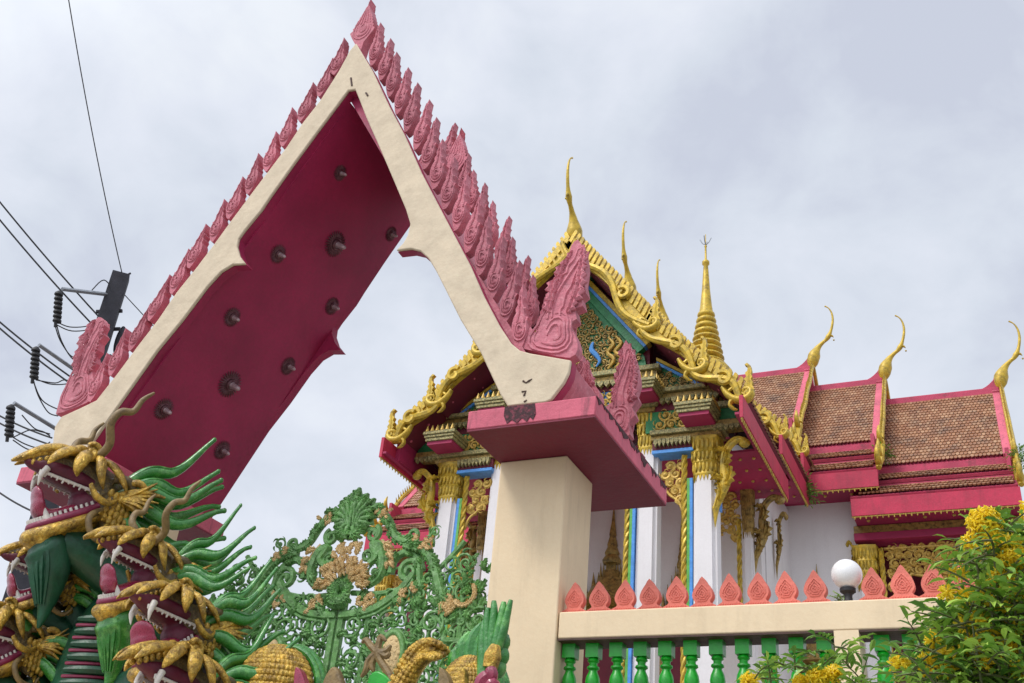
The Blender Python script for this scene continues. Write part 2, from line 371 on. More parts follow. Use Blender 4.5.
# diamond finials at both apexes
def diamond():
    m = MB(); k = 7; L = []; Rr = []
    for i in range(k+1):
        t = i/k; w = .17*(1-t)**.8; z = .22+.42*t
        Rr += [(w, z), (w*.8+.0, z+.03)]; L += [(-w, z), (-w*.8, z+.03)]
    P = [(.05, -.2), (.06, 0), (.13, .12), (.17, .2)]+Rr+[(0, .78)]+L[::-1]+[(-.17, .2), (-.13, .12), (-.06, 0), (-.05, -.2)]
    m.prism(P, -.07, .07)
    D_ = [(-.16, .22), (0, .7), (.16, .22), (0, .0)]
    for y in (-.07, .07): carve(m, P, y, (0, .26), (0, .74), 0, .011, (-.7, -.35, 0, .35, .7), (.9, .6, .3))
    return m.mesh('apex_finial', 'pink', True, 35)
DM = diamond()
p = WY(371.5, 3, 7.72); place(DM, 'apex_finial', gate, (p.x, 7.72, p.z-.78), (0, R(2), 0), (1.05, 1, 1))
p = WY(461.5, 131, 9.6); place(DM, 'apex_finial', gate, (p.x, 9.6, p.z-.78), (0, R(2), 0), (1.05, 1, 1))
# large foot ornaments: outlines read off the gate plane
def ornament(px, Y, t, foc_px, tip_px, bend=.05, name='foot_ornament', r=.017):
    P = XZ(px, Y); P = spl2(P+[P[0]], 2)[:-1]
    f, tp = WY(*foc_px, Y), WY(*tip_px, Y); m = MB(); m.prism(P, Y-t, Y+t)
    for y in (Y-t, Y+t): carve(m, P, y, (f.x, f.z), (tp.x, tp.z), bend, r, (-.35, .0, .4), (1.0, .78, .55, .3))
    a = math.atan2(tp.z-f.z, tp.x-f.x); L = math.hypot(tp.z-f.z, tp.x-f.x)
    for i in range(7):                                      # curling leaf lobes down both edges
        k = .22+.1*i
        for q in (1, -1):
            c = V((f.x, f.z))+V((math.cos(a), math.sin(a)))*L*k; w = hit(c, V((-math.sin(a)*q, math.cos(a)*q)), P)
            c = c+V((-math.sin(a)*q, math.cos(a)*q))*w*.45; lobed(m, c, a+q*.75, max(.09, w*1.05), Y-t+.005, .6, -q*.5)
    return m.build(name, 'pink', gate, angle=40)
ornament([(59,416),(64,398),(70,390),(72,381),(77,376),(75,366),(81,360),(81,350),(88,344),(88,336),(94,332),(99,321),(104,319.5),(107,327),(104,333),(107,337),(102,344),(101,352),(97,357),(99,365),(95,372),(97,386),(96,400),(80,409)], 7.7, .05, (80, 392), (104, 321))
ornament([(519,350),(527,338),(533,330),(539,337),(545,318),(549,308),(548,298),(556,291),(559,283),(556,276),(565,275),(562,266),(570,262),(573,250),(580,243),(586,254),(588,270),(586,286),(588,296),(583,300),(585,309),(577,312),(579,322),(572,327),(578,340),(580,352),(572,361),(545,356)], 7.72, .06, (556, 336), (580, 246), .08)
ornament([(628,343),(633,352),(638,368),(640,385),(637,395),(640,402),(634,410),(637,418),(630,425),(632,437),(622,440),(606,428),(612,417),(608,410),(616,403),(613,396),(619,390),(616,382),(622,378),(618,372),(624,366),(621,358)], 9.5, .07, (621, 422), (628, 345), .06)
ornament([(566,398),(572,386),(576,378),(583,372),(586,364),(591,374),(590,384),(597,388),(602,398),(598,412),(575,412)], 8.7, .07, (585, 397), (586, 366), .02, r=.014)
# dark weather stain lines on the foot
# capital slabs
b = MB(); b.box(-4.166, -2.95, 7.5, 9.55, 5.59, 5.775); b.build('capital_slab', 'pink_slab', gate, bevel=.012)
b = MB(); b.box(-9.66, -8.43, 7.5, 9.55, 5.59, 5.775); b.build('capital_slab', 'pink_slab', gate, bevel=.012)
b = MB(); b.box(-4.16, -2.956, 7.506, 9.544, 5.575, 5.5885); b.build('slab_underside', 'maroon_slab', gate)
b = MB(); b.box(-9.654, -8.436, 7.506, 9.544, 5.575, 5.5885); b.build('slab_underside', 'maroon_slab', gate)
b = MB(); b.box(-4.14, -3.47, 8.18, 8.85, 0, 5.574); b.build('gate_pillar', 'cream', gate, bevel=.015)
b = MB(); b.box(-9.13, -8.46, 8.18, 8.85, 0, 5.574); b.build('gate_pillar', 'cream', gate, bevel=.015)
# weather-stain drip on slab front: thin crust of grime with its own shape
b = MB()
P = XZ([(505,407),(535,403.5),(536,414),(533,420),(530,417),(527,422),(522,418),(517,423.5),(512,420),(507,424),(504,416)], 7.5)
b.prism(P, 7.4945, 7.499); b.build('grime_streak', paint('black_mould', (.07, .03, .035), .9, .5, 30, .6, (.3, .06, .09), 26, .5, .62, .5, 60), gate)
m = MB(); rg = random.Random(4); ys = [7.5+2.05*i/60 for i in range(61)]
dp = [max(.004, .02+.035*math.sin(i*.7)+rg.uniform(-.03, .05)) for i in range(61)]
vs = [(-2.9435, y, 5.772) for y in ys]+[(-2.9435, y, 5.772-d_) for y, d_ in zip(ys, dp)]+[(-2.949, y, 5.772) for y in ys]+[(-2.949, y, 5.772-d_) for y, d_ in zip(ys, dp)]
fs = []
for i in range(60): fs += [(i, i+1, 62+i, 61+i), (122+i, 183+i, 184+i, 123+i), (61+i, 62+i, 184+i, 183+i), (i+1, i, 122+i, 123+i)]
m.add(vs, fs); m.build('grime_edge', bpy.data.materials['black_mould'], gate, smooth=False)
# crack lines of bare plaster on the foot
b = MB()
for pl in ([(523,381),(526,383),(529,381),(532,379)],[(522,392),(526,391),(524,396)],[(524,402),(527,400)]):
    b.tube([(x, 7.498, z) for x, z in XZ(pl)], [.010, .006, .011, .005][:len(pl)], 5)
for pl in ([(366,93),(368,96)],[(351,78),(352,86)]):
    b.tube([(x, 7.498, z) for x, z in XZ(pl)], .012, 5)
b.build('paint_loss', 'wood', gate)
# soffit bosses on the left slope
nn = V((nL.x, 0, nL.y)); n3 = -nn
P0 = V((q0.x, 0, q0.y))
def soff(x, y):
    d = ray(x, y); t = (P0-EYE).dot(nn)/d.dot(nn); return EYE+d*t
def boss(big):
    m = MB(); k = 26 if big else 22
    for j in range(k):
        a = 2*PI*j/k; c, s = math.cos(a), math.sin(a)
        m.tube([(.062*c, .062*s, .004), (.1*c, .1*s, .012), (.15*c, .15*s, .004)], [.010, .012, .003], 5)
    m.lathe([(.085, 0), (.085, .012), (.07, .025), (.06, .02), (.06, .04), (.045, .055), (.04, .05)], n=14)
    return m.mesh('ceiling_boss', MAT['boss'], True, 40)
MAT['boss'] = paint('boss_dark_bronze', (.17, .07, .085), .4, .4, 20, .5, (.05, .02, .03), 20, bump=.3, metal=.4)
MAT['boss_tip'] = paint('boss_grey_tip', (.50, .38, .40), .4, .3, 20, .4, (.16, .08, .09), 20, bump=.3, metal=.4)
m = MB(); m.lathe([(.042, .045), (.036, .06), (.03, .075), (.034, .09), (.028, .12), (.03, .135), (.018, .165), (.002, .175)], n=12); BT = m.mesh('boss_tip', 'boss_tip', True, 40)
bm_ = boss(True)
zq = n3.to_track_quat('Z', 'Y').to_euler()
for x, y, s in ((340,173,.62),(335,244,1.0),(278,254,.72),(391,234,.62),(232,317,.72),(332,306,.72),(288,366,.72),(229.5,384,1.0),(163.5,409,.78),(222,450,.74)):
    o = place(bm_, 'ceiling_boss', gate, soff(x, y), zq, s*1.12); t_ = bpy.data.objects.new('boss_tip', BT); COL.objects.link(t_); t_.parent = o
# ================================================================== the temple hall
temple = thing('temple_hall', (XC, 18, 0), 'ornate red and white temple hall with gold gables, tiered tile roofs and slender spire', 'temple')
def X_(dx): return XC+dx
def tiles(mb, a, b, c, nu, nv, gap=.06):                    # a top-left, b top-right, c bottom-left of a roof slope
    a, b, c = V(a), V(b), V(c); U = (b-a)/nu; W = (c-a)/nv; N = U.cross(W).normalized()
    if N.z < 0: N = -N
    t = W.length*.16
    for j in range(nv):
        for i in range(-1 if j % 2 else 0, nu):
            o = a+U*(i+(.5 if j % 2 else 0))+W*j
            lo, hi = gap, 1-gap
            if i < 0: lo = .5
            if i == nu-1 and j % 2: hi = .5
            q = [o+U*lo+N*t*.3-W*.25, o+U*hi+N*t*.3-W*.25, o+U*hi+W*.86+N*t*random.uniform(1.0, 1.35), o+U*(lo+hi)/2+W*1.12+N*t*1.25, o+U*lo+W*.86+N*t*random.uniform(1.0, 1.35)]
            q2 = [p-N*t*.9 for p in q[2:]]
            mb.add(q+q2, [(0, 1, 2, 3, 4), (2, 5, 6, 3), (3, 6, 7, 4), (4, 7, 0), (1, 5, 2)])
def plane_slab(mb, quad, t):                                # a thick sheet under four points
    q = [V(p) for p in quad]; N = (q[1]-q[0]).cross(q[3]-q[0]).normalized()
    if N.z < 0: N = -N
    mb.add(q+[p-N*t for p in q], [(0,1,2,3),(7,6,5,4),(0,4,5,1),(1,5,6,2),(2,6,7,3),(3,7,4,0)])
# ---- ridge horns and eave naga ends (prototypes in local XZ, horn leaning to +X)
_cb = WY(1001.5, 383, 22.7)
def chofa_mesh():
    P = [(1000.5,388),(1001.5,381),(1003,373),(1006,366),(1010.5,360.5),(1015.5,356),(1018.7,350),(1020.5,342),(1020.6,334),(1018.5,327),(1014.5,322),(1010,319.8)]
    pts = [WY(x, y, 22.7)-_cb for x, y in P]; pts = spline([(p.x, 0, p.z) for p in pts], 4)
    m = MB(); m.tube(pts, [.06, .14, .15, .085, .05, .04, .062, .034, .03, .026, .02, .013, .02], 10)
    i = int(len(pts)*.53); m.tube([pts[i], pts[i]+V((.07, 0, -.03)), pts[i]+V((.1, 0, -.075))], [.04, .025, .006], 7)
    m.ell(pts[i]+V((.1, 0, -.15)), .022, nu=8, nv=6)
    return m.mesh('ridge_horn', 'gold', True, 60)
CHOFA = chofa_mesh()
def hang_mesh():
    m = MB()
    m.tube(spline([(-.55, 0, .22), (-.42, 0, .02), (-.22, 0, -.12), (.0, 0, -.13), (.12, 0, -.02), (.08, 0, .1), (-.04, 0, .1), (-.06, 0, .02)], 5), [.05, .075, .09, .1, .09, .07, .05, .03], 8)
    P = [(-.02, .0), (.03, .14), (-.03, .2), (.02, .26), (-.03, .33), (.03, .38), (.0, .47), (.06, .52), (.07, .62), (.0, .68), (.06, .71), (.14, .63), (.16, .5), (.13, .44), (.17, .37), (.13, .31), (.18, .23), (.15, .18), (.2, .08), (.14, -.04)]
    m.prism(P, -.045, .045); m.tube([(p[0], 0, p[1]) for p in spl2([(.1, 0), (.08, .2), (.09, .4), (.11, .55), (.05, .68)], 4)], [.06, .06, .055, .05, .02], 7)
    m.tube([(x, 0, z) for x, z in spl2([(-.3, -.1), (-.38, -.22), (-.3, -.32), (-.2, -.36)], 4)], [.07, .05, .04, .01], 7)
    m.tube([(x, 0, z) for x, z in spl2([(-.4, .1), (-.3, .16), (-.2, .12), (-.18, .04)], 4)], [.045, .05, .04, .02], 7)
    return m.mesh('naga_eave_end', 'gold', True, 50)
HANG = hang_mesh()
# ---- front porch roof: profile of one side as (dx, z), three stepped tiers
TIERS = [[(0, 12.88), (1.62, 10.80)], [(1.48, 10.95), (2.42, 9.90)], [(2.34, 10.02), (3.12, 9.30)]]
def teeth_on(mb, p, q, Y, n, h=.16, w=.7, lean=.5, t=.03):
    p, q = V(p), V(q); d = (q-p)/n; u = d.normalized(); nz = V((-u.y, u.x))
    if nz.y < 0: nz = -nz
    up = (nz*.6+V((0, 1))*.5).normalized()
    for i in range(n):
        a = p+d*i; b_ = a+d*w
        mid = (a+b_)/2+up*h
        P = [tuple(a), tuple(b_), tuple(b_+up*h*.86), tuple(b_-u*d.length*.1+up*h), tuple(a+u*d.length*.15+up*h*1.04), tuple(a+up*h*.9)]
        mb.prism(P, Y-t, Y+t)
def wavy(p, q, w, n, amp):                                  # barge board with a rippling naga lower edge
    p, q = V(p), V(q); u = (q-p).normalized(); nz = V((-u.y, u.x))
    if nz.y > 0: nz = -nz
    L = (q-p).length; lo = []
    for i in range(41):
        t = i/40; lo.append(tuple(p+u*L*t+nz*(w+amp*math.sin(2*PI*n*t))))
    return [tuple(p), tuple(q)]+lo[::-1], nz
def porch(Y0, Y1, dz, full=True):
    for s in (1, -1):
        for k, (a, b) in enumerate(TIERS):
            p, q = (X_(s*a[0]), a[1]+dz), (X_(s*b[0]), b[1]+dz)
            P, nz = wavy(p, q, .15, 1.5 if k == 0 else 1, .045)
            m = MB(); m.prism(P, Y0-.07, Y0+.03); m.build('barge_board', 'gold', temple)
            m = MB(); n = int(math.dist(p, q)/.115); teeth_on(m, p, q, Y0-.02, n, .19 if k == 0 else .17, .62)
            teeth_on(m, (p[0]-.0, p[1]-.09), (q[0], q[1]-.09), Y0-.085, n, .13, .62, t=.02)
            m.build('barge_crest', 'gold', temple, smooth=False)
            m = MB(); pv, qv = V(p), V(q); u = qv-pv
            c = [pv+u*t+V((nz.x, nz.y))*(.13+.12*math.sin(2*PI*(1.5 if k == 0 else 1.0)*t+PI*.1)) for t in [i/24 for i in range(25)]]
            m.tube([(x.x, Y0-.1, x.y) for x in c], [.04, .055, .065, .065, .05], 7)
            for t in ((.66,) if k == 0 else (.55,)):
                c0 = pv+u*t; m.tube(spiral((c0.x, Y0-.13, c0.y-.06), .13, 1.1, (2.2 if s > 0 else .9), .25, 18, -s), [.05, .05, .035], 6)
            m.build('barge_naga', 'gold', temple)
            place(HANG, 'naga_eave_end', temple, (q[0]-s*.02, Y0-.08, q[1]-.02), (0, 0, 0), (s*(.66 if dz < .5 else .45), .9, .72 if dz < .5 else .5))
            # roof slab behind, maroon underneath, tiles above
            m = MB(); plane_slab(m, [(p[0], Y0+.031, p[1]-.06), (q[0], Y0+.031, q[1]-.06), (q[0], Y1, q[1]-.06), (p[0], Y1, p[1]-.06)], .1)
            m.build('roof_soffit', 'maroon_dark', temple)
            m = MB(); tiles(m, (p[0], Y0+.03, p[1]-.05), (p[0], Y1, p[1]-.05), (q[0], Y0+.03, q[1]-.05), int((Y1-Y0)/.14), max(4, int(math.dist(p, q)/.17)))
            m.build('roof_tiles', 'tile', temple, smooth=False)
            m = MB()                                       # little lotus studs on the soffit
            for t in (.35, .75):
                for y in (Y0+.25, Y0+.6, Y0+.95, Y0+1.3):
                    m.ell((p[0]+(q[0]-p[0])*t, y, p[1]+(q[1]-p[1])*t-.175), (.035, .035, .03), nu=8, nv=5)
            m.build('soffit_studs', 'pink_slab', temple)
        m = MB(); m.box(min(X_(s*3.06), X_(s*3.12)), max(X_(s*3.06), X_(s*3.12)), Y0-.38, Y1, 8.74+dz, 9.11+dz); fa = m.build('eave_fascia', 'crimson', temple, bevel=.006)
        m = MB(); m.box(min(X_(s*1.9), X_(s*3.058)), max(X_(s*1.9), X_(s*3.058)), Y0+.95, Y1, 8.80+dz, 8.84+dz); m.box(min(X_(s*2.99), X_(s*3.058)), max(X_(s*2.99), X_(s*3.058)), Y0-.37, Y0+.948, 8.801+dz, 8.839+dz); m.build('eave_soffit', 'maroon', temple)
        m = MB(); m.box(min(X_(s*2.97), X_(s*3.058)), max(X_(s*2.97), X_(s*3.058)), Y0+.04, Y1, 8.842+dz, 9.262+dz); m.build('eave_closure', 'maroon', temple)
        m = MB(); m.box(X_(s*3.09)-.012, X_(s*3.09)+.012, Y0-.37, Y1, 8.725+dz, 8.739+dz)
        y = Y0-.34
        while y < Y1-.02: m.cone((X_(s*3.09), y, 8.742+dz), (X_(s*3.09), y, 8.68+dz), .022, .008, 6); y += .1
        for i in range(4):
            for j in range(int((Y1-Y0-1.1)/.45)): m.ell((X_(s*(2.25+.22*i)), Y0+1.2+.45*j, 8.79+dz), (.028, .028, .024), nu=8, nv=5)
        m.build('drop_beads', 'gold_orange', fa)
    m = MB(); m.box(XC-.07, XC+.07, Y0+.03, Y1, 12.72+dz, 12.9+dz); m.build('ridge_cap', 'crimson_roof', temple)
    place(CHOFA, 'ridge_horn', temple, (XC, Y0+(.16 if dz < .5 else .3 if dz < 1 else .6), 12.92+dz), (0, 0, -PI/2), (1.0, 1.0, 1.08))
porch(14.4, 17.3, 0); porch(17.32, 19.35, .70); porch(19.37, 22.7, 1.27)
# ---- gable wall, tympanum and entablature at the column plane
YE = 15.0
m = MB(); m.prism([(X_(-1.3), 9.95), (X_(1.3), 9.95), (X_(1.3), 11.0), (X_(0), 12.6), (X_(-1.3), 11.0)], YE+.10, YE+.3); m.build('gable_wall', 'maroon_dark', temple)
m = MB(); m.prism([(X_(-1.28), 10.34), (X_(1.28), 10.34), (X_(1.22), 10.62), (X_(0), 12.15), (X_(-1.22), 10.62)], YE+.04, YE+.099); m.build('tympanum', 'tymp', temple)
for s in (1, -1):                                           # green, blue and gold frame strips under the barge
    for k, (o, w, t, mt) in enumerate(((.20, .08, .0, 'gold'), (.285, .05, .01, 'blue'), (.34, .13, .02, 'tymp'))):
        u = V((1.62, 10.80-12.88)).normalized(); nz = V((u.y, -u.x))
        a = V((0, 12.88))+nz*o; b_ = V((1.5, 12.88-1.5*2.08/1.62))+nz*o
        P = [a, b_, b_+nz*w, a+nz*w]
        m = MB(); m.prism([(X_(s*p.x), p.y) for p in P], YE-.05+t, YE+.1+t); m.build('gable_frame_strip', mt, temple)
# scrollwork helper: a field of gilded spirals and leaves in a polygon
def inside(p, poly):
    c = False; j = len(poly)-1
    for i in range(len(poly)):
        (xi, zi), (xj, zj) = poly[i], poly[j]
        if (zi > p[1]) != (zj > p[1]) and p[0] < (xj-xi)*(p[1]-zi)/(zj-zi)+xi: c = not c
        j = i
    return c
def leaf(mb, c, a, L, y, w=.35, bend=.3, t=.02):            # small pointed curling leaf
    pts = []
    for i in range(6):
        k = i/5; ang = a+bend*k*2
        pts.append((k*L*math.cos(ang), k*L*math.sin(ang)))
    P = [(c[0]+p[0], y, c[1]+p[1]) for p in pts]
    mb.tube(P, [L*w*q for q in (.25, .5, .5, .4, .22, .03)], 6, flat=.5)
def scrolls(mb, poly, y, step, r=None, tr=.016, seed=1, leaves=True):
    rnd = random.Random(seed); xs = [p[0] for p in poly]; zs = [p[1] for p in poly]
    z = min(zs)+step/2; row = 0
    while z < max(zs):
        x = min(xs)+step/2*(1+row % 2); k = 0
        while x < max(xs):
            if inside((x, z), poly):
                a = rnd.uniform(0, 2*PI); cw = 1 if (k+row) % 2 else -1; rr = (r or step*.52)*rnd.uniform(.8, 1.1)
                mb.tube(spiral((x, y, z), rr, 1.4, a, .12, 18, cw), [tr*1.1, tr*1.2, tr*.9, tr*1.3], 5)
                mb.ell((x, y, z), tr*1.7, nu=6, nv=5)
                if leaves:
                    for q in range(4):
                        a2 = a+q*PI/2+rnd.uniform(-.4, .4); leaf(mb, (x+rr*.8*math.cos(a2), z+rr*.8*math.sin(a2)), a2+cw*.7, rr*.9, y-.01, .42, cw*.5)
            x += step; k += 1
        z += step*.85; row += 1
T = [(X_(-1.2), 10.38), (X_(1.2), 10.38), (X_(1.12), 10.62), (X_(0), 12.0), (X_(-1.12), 10.62)]
m = MB(); scrolls(m, T, YE+.02, .155, tr=.014, seed=3); m.build('tympanum_scrollwork', 'gold_dark', temple)
m = MB()                                                    # blue guardian shape left of the middle with gold waves
m.tube([(x, YE-.02, z) for x, z in spl2([(-6.0, 11.0), (-6.02, 10.85), (-5.92, 10.72), (-5.86, 10.6), (-5.92, 10.5)], 5)], [.02, .05, .045, .03, .012], 8); m.build('tympanum_figure', 'blue', temple); m = MB(); m.tube([(x, YE-.02, z) for x, z in spl2([(-6.6, 11.1), (-6.56, 10.85), (-6.7, 10.7), (-6.78, 10.5)], 5)], [.03, .08, .07, .03], 8)
m.build('tympanum_figure', 'blue', temple)
m = MB()
for q in (0, 1): m.tube([(x+q*.14, YE-.02, z) for x, z in spl2([(-5.72, 11.05), (-5.62, 10.9), (-5.72, 10.75), (-5.6, 10.6), (-5.7, 10.42)], 5)], [.015, .035, .035, .035, .02], 7)
m.build('tympanum_wave', 'gold_orange', temple)
def band(x0, x1, z0, z1, proud, mt, name='cornice_band', bev=.008, y1=None):
    m = MB(); m.box(X_(x0), X_(x1), YE-proud, y1 or YE+.25, z0, z1); return m.build(name, mt, temple, bevel=bev)
def toothrow(x0, x1, z, h, n, y, mt, name, down=True, w=.86, t=.04, point=True):
    m = MB(); d = (x1-x0)/n
    for i in range(n):
        a = X_(x0+d*i); b_ = a+d*w; c = (a+b_)/2; s = -1 if down else 1
        P = [(a, z), (b_, z), (b_, z+s*h*.5), (c+d*.12, z+s*h*.8), (c, z+s*h), (c-d*.12, z+s*h*.8), (a, z+s*h*.5)] if point else [(a, z), (b_, z), (b_, z+s*h), (a, z+s*h)]
        m.prism(P, y-t, y+t)
    return m.build(name, mt, temple, smooth=False)
# centre bay
band(-1.55, 1.55, 10.24, 10.33, .16, 'moulding'); band(-1.5, 1.5, 10.14, 10.237, .10, 'gold_dark')
toothrow(-1.5, 1.5, 10.137, .12, 26, YE-.1, 'moulding', 'cornice_teeth'); band(-1.45, 1.45, 9.98, 10.138, .04, 'maroon_dark')
band(-1.4, 1.4, 9.66, 9.978, .02, 'blue', 'frieze_panel', .0)
m = MB(); scrolls(m, [(X_(-1.38), 9.68), (X_(1.38), 9.68), (X_(1.38), 9.96), (X_(-1.38), 9.96)], YE-.04, .17, tr=.018, seed=5); m.build('frieze_scrollwork', 'gold_orange', temple)
band(-1.5, 1.5, 9.58, 9.657, .12, 'moulding'); band(-1.46, 1.46, 9.5, 9.578, .06, 'gold_dark')
toothrow(-1.05, 1.05, 9.5, .1, 22, YE-.05, 'gold_orange', 'cornice_teeth')
band(-1.03, 1.03, 9.36, 9.41, .03, 'blue', 'mirror_strip')
for s in (1, -1):
    def B(a, b_, *r, **k): return band(min(s*a, s*b_), max(s*a, s*b_), *r, **k)
    def TR(a, b_, *r, **k): return toothrow(min(s*a, s*b_), max(s*a, s*b_), *r, **k)
    # half pediments over the side bay and over the overhang
    for (a, zt, b_, zb, z0) in ((1.46, 10.52, 2.28, 9.95, 9.86), (2.3, 10.0, 2.95, 9.62, 9.52)):
        m = MB(); m.prism([(X_(s*a), z0), (X_(s*b_), z0), (X_(s*b_), zb), (X_(s*a), zt)], YE+.03, YE+.25); m.build('half_pediment', 'tymp', temple)
        for o, mt in ((0, 'gold'), (-.07, 'blue')):
            m = MB(); m.prism([(X_(s*a), zt+o), (X_(s*b_), zb+o), (X_(s*b_), zb-.06+o), (X_(s*a), zt-.06+o)], YE-.03-o*.3, YE+.03); m.build('pediment_strip', mt, temple)
        m = MB(); scrolls(m, [(X_(s*(a+.03)), z0+.02), (X_(s*(b_-.05)), z0+.02), (X_(s*(a+.03)), zt-.2)], YE+.0, .13, tr=.013, seed=11+int(a)); m.build('pediment_scrollwork', 'gold_dark', temple)
    B(1.2, 2.62, 9.78, 9.857, .16, 'moulding'); B(1.25, 2.58, 9.68, 9.777, .09, 'gold_dark'); TR(1.45, 2.55, 9.68, .11, 11, YE-.09, 'moulding', 'cornice_teeth')
    B(1.3, 2.5, 9.49, 9.678, .03, 'maroon_dark'); B(1.3, 2.5, 9.12, 9.488, .02, 'tymp', name='frieze_panel', bev=0)
    m = MB(); scrolls(m, [(X_(s*1.45), 9.14), (X_(s*2.1), 9.14), (X_(s*2.1), 9.46), (X_(s*1.45), 9.46)], YE-.04, .19, tr=.02, seed=8); m.build('frieze_scrollwork', 'gold_orange', temple)
    B(1.4, 2.6, 9.04, 9.118, .12, 'moulding'); B(1.4, 2.55, 8.965, 9.038, .06, 'gold_dark'); TR(1.46, 2.08, 8.965, .14, 9, YE-.06, 'moulding', 'cornice_teeth')
    B(1.42, 2.1, 8.80, 8.96, .03, 'maroon_dark'); B(1.42, 2.1, 8.73, 8.79, .05, 'blue', name='mirror_strip')
    B(2.42, 3.0, 9.42, 9.515, .1, 'moulding'); B(2.42, 2.95, 9.2, 9.418, .03, 'tymp', name='frieze_panel', bev=0); B(2.42, 2.95, 9.1, 9.197, .08, 'gold_dark')
    TR(2.42, 2.95, 9.1, .1, 6, YE-.06, 'moulding', 'cornice_teeth')
    # corner blocks above the columns
    for cx, w, z0 in ((2.24, .24, 9.10), (1.32, .24, 9.62)):
        m = MB(); x = X_(s*cx); m.box(x-w, x+w, YE-.52, YE+.1, z0, z0+.06); m.build('corner_block_underside', 'maroon', temple)
        m = MB(); m.box(x-w-.03, x+w+.03, YE-.55, YE+.1, z0+.062, z0+.12); m.box(x-w-.05, x+w+.05, YE-.57, YE+.1, z0+.122, z0+.17); m.box(x-w-.07, x+w+.07, YE-.59, YE+.1, z0+.172, z0+.23); m.build('corner_block', 'moulding', temple, bevel=.008)
        m = MB()
        for i in range(6): m.cone((x-w-.05+(2*w+.1)*(i+.5)/6, YE-.56, z0+.23), (x-w-.05+(2*w+.1)*(i+.5)/6, YE-.56, z0+.35), .04, .004, 6)
        for i in range(6): m.cone((x+s*(w+.05), YE-.5+.55*(i+.5)/6, z0+.23), (x+s*(w+.05), YE-.5+.55*(i+.5)/6, z0+.35), .04, .004, 6)
        m.build('corner_block_crown', 'gold_orange', temple)
# ---- columns
def capital(x, y, z0, z1, w, par, mt):
    h = z1-z0; m = MB(); n = 24
    m.lathe([(w*1.02, 0), (w*1.1, h*.04), (w*1.04, h*.08), (w*1.08, h*.3), (w*1.18, h*.34), (w*1.08, h*.38), (w*1.12, h*.55), (w*1.3, h*.6), (w*1.15, h*.66), (w*1.28, h*.86), (w*1.42, h*.93), (w*1.42, h)], (x, y, z0), n, sq=.55, rot=PI/4)
    for zz, hh, rr, k in ((.10, .24, 1.1, 20), (.40, .24, 1.2, 20), (.68, .28, 1.32, 20)):
        for j in range(k):
            a = 2*PI*j/k; q = 1/max(abs(math.cos(a)), abs(math.sin(a))); q = q*.55+.45; r = w*rr*q
            m.ell((x+r*math.cos(a), y+r*math.sin(a), z0+h*(zz+hh/2)), (w*.1, w*.15, h*hh*.55), Euler((0, 0, a)), 8, 6)
    m.build('capital', mt, par, angle=60)
    m = MB()
    for j in range(20):
        a = 2*PI*j/20; q = 1/max(abs(math.cos(a)), abs(math.sin(a))); r = w*1.03*(q*.7+.3)
        c, s_ = math.cos(a), math.sin(a); t = V((-s_, c, 0))*w*.15
        o = V((x+r*c, y+r*s_, z0+.01)); m.add([o-t, o+t, o+V((0, 0, -h*.16)), o-t-V((c, s_, 0))*.02, o+t-V((c, s_, 0))*.02, o+V((-c*.02, -s_*.02, -h*.16))], [(0,1,2),(5,4,3),(0,3,4,1),(1,4,5,2),(2,5,3,0)])
    m.build('leaf_fringe', mt, par, smooth=False)
def column(x, y, z0, z1, z2, w, mt='gold'):
    m = MB(); c = .35*w
    P = [(w-c, -w), (w-c, -w+.045), (w-.045, -w+.045), (w-.045, -w+c), (w, -w+c)]
    P = P+[(-p[1], p[0]) for p in P]; P = P+[(-p[0], -p[1]) for p in P]
    vs = []; k = len(P)
    for z, t in ((z0, 1.06), (z1, .98)): vs += [(x+p[0]*t, y+p[1]*t, z) for p in P]
    m.add(vs, [tuple(range(k)), tuple(range(2*k-1, k-1, -1))]+[(i, (i+1) % k, (i+1) % k+k, i+k) for i in range(k)])
    capital(x, y, z1, z2, w, m.build('column', 'white', temple, smooth=False), mt)
def rope(x, y, z0, z1, r=.045):
    m = MB(); n = int((z1-z0)/.03)
    for q in (0, PI*2/3, PI*4/3): m.tube([(x+r*.5*math.cos(i*.42+q), y+r*.5*math.sin(i*.42+q), z0+(z1-z0)*i/n) for i in range(n+1)], r*.52, 5)
    m.build('rope_moulding', 'gold', temple)
def vstrip(x0, x1, y0, y1, z0, z1, mt): m = MB(); m.box(min(x0, x1), max(x0, x1), y0, y1, z0, z1); m.build('mirror_strip', mt, temple)
for s in (1, -1):
    column(X_(s*2.26), 15.17, 3.6, 8.31, 8.96, .18); column(X_(s*1.32), 15.2, 3.6, 8.87, 9.56, .165)
    for cx, w, side, zt in ((2.26, .18, -1, 8.7), (1.32, .165, -1, 9.3)):
        e = X_(s*(cx+side*(w+.015))); o = -s*1
        vstrip(e, e+o*.045, 15.04, 15.2, 3.6, zt-.4, 'blue'); vstrip(e+o*.046, e+o*.09, 15.04, 15.2, 3.6, zt-.4, 'lime'); rope(e+o*.135, 15.06, 3.6, zt, .05)
    e = X_(s*(2.26+.2)); vstrip(e, e+s*.03, 15.05, 15.2, 7.75, 8.3, 'blue')
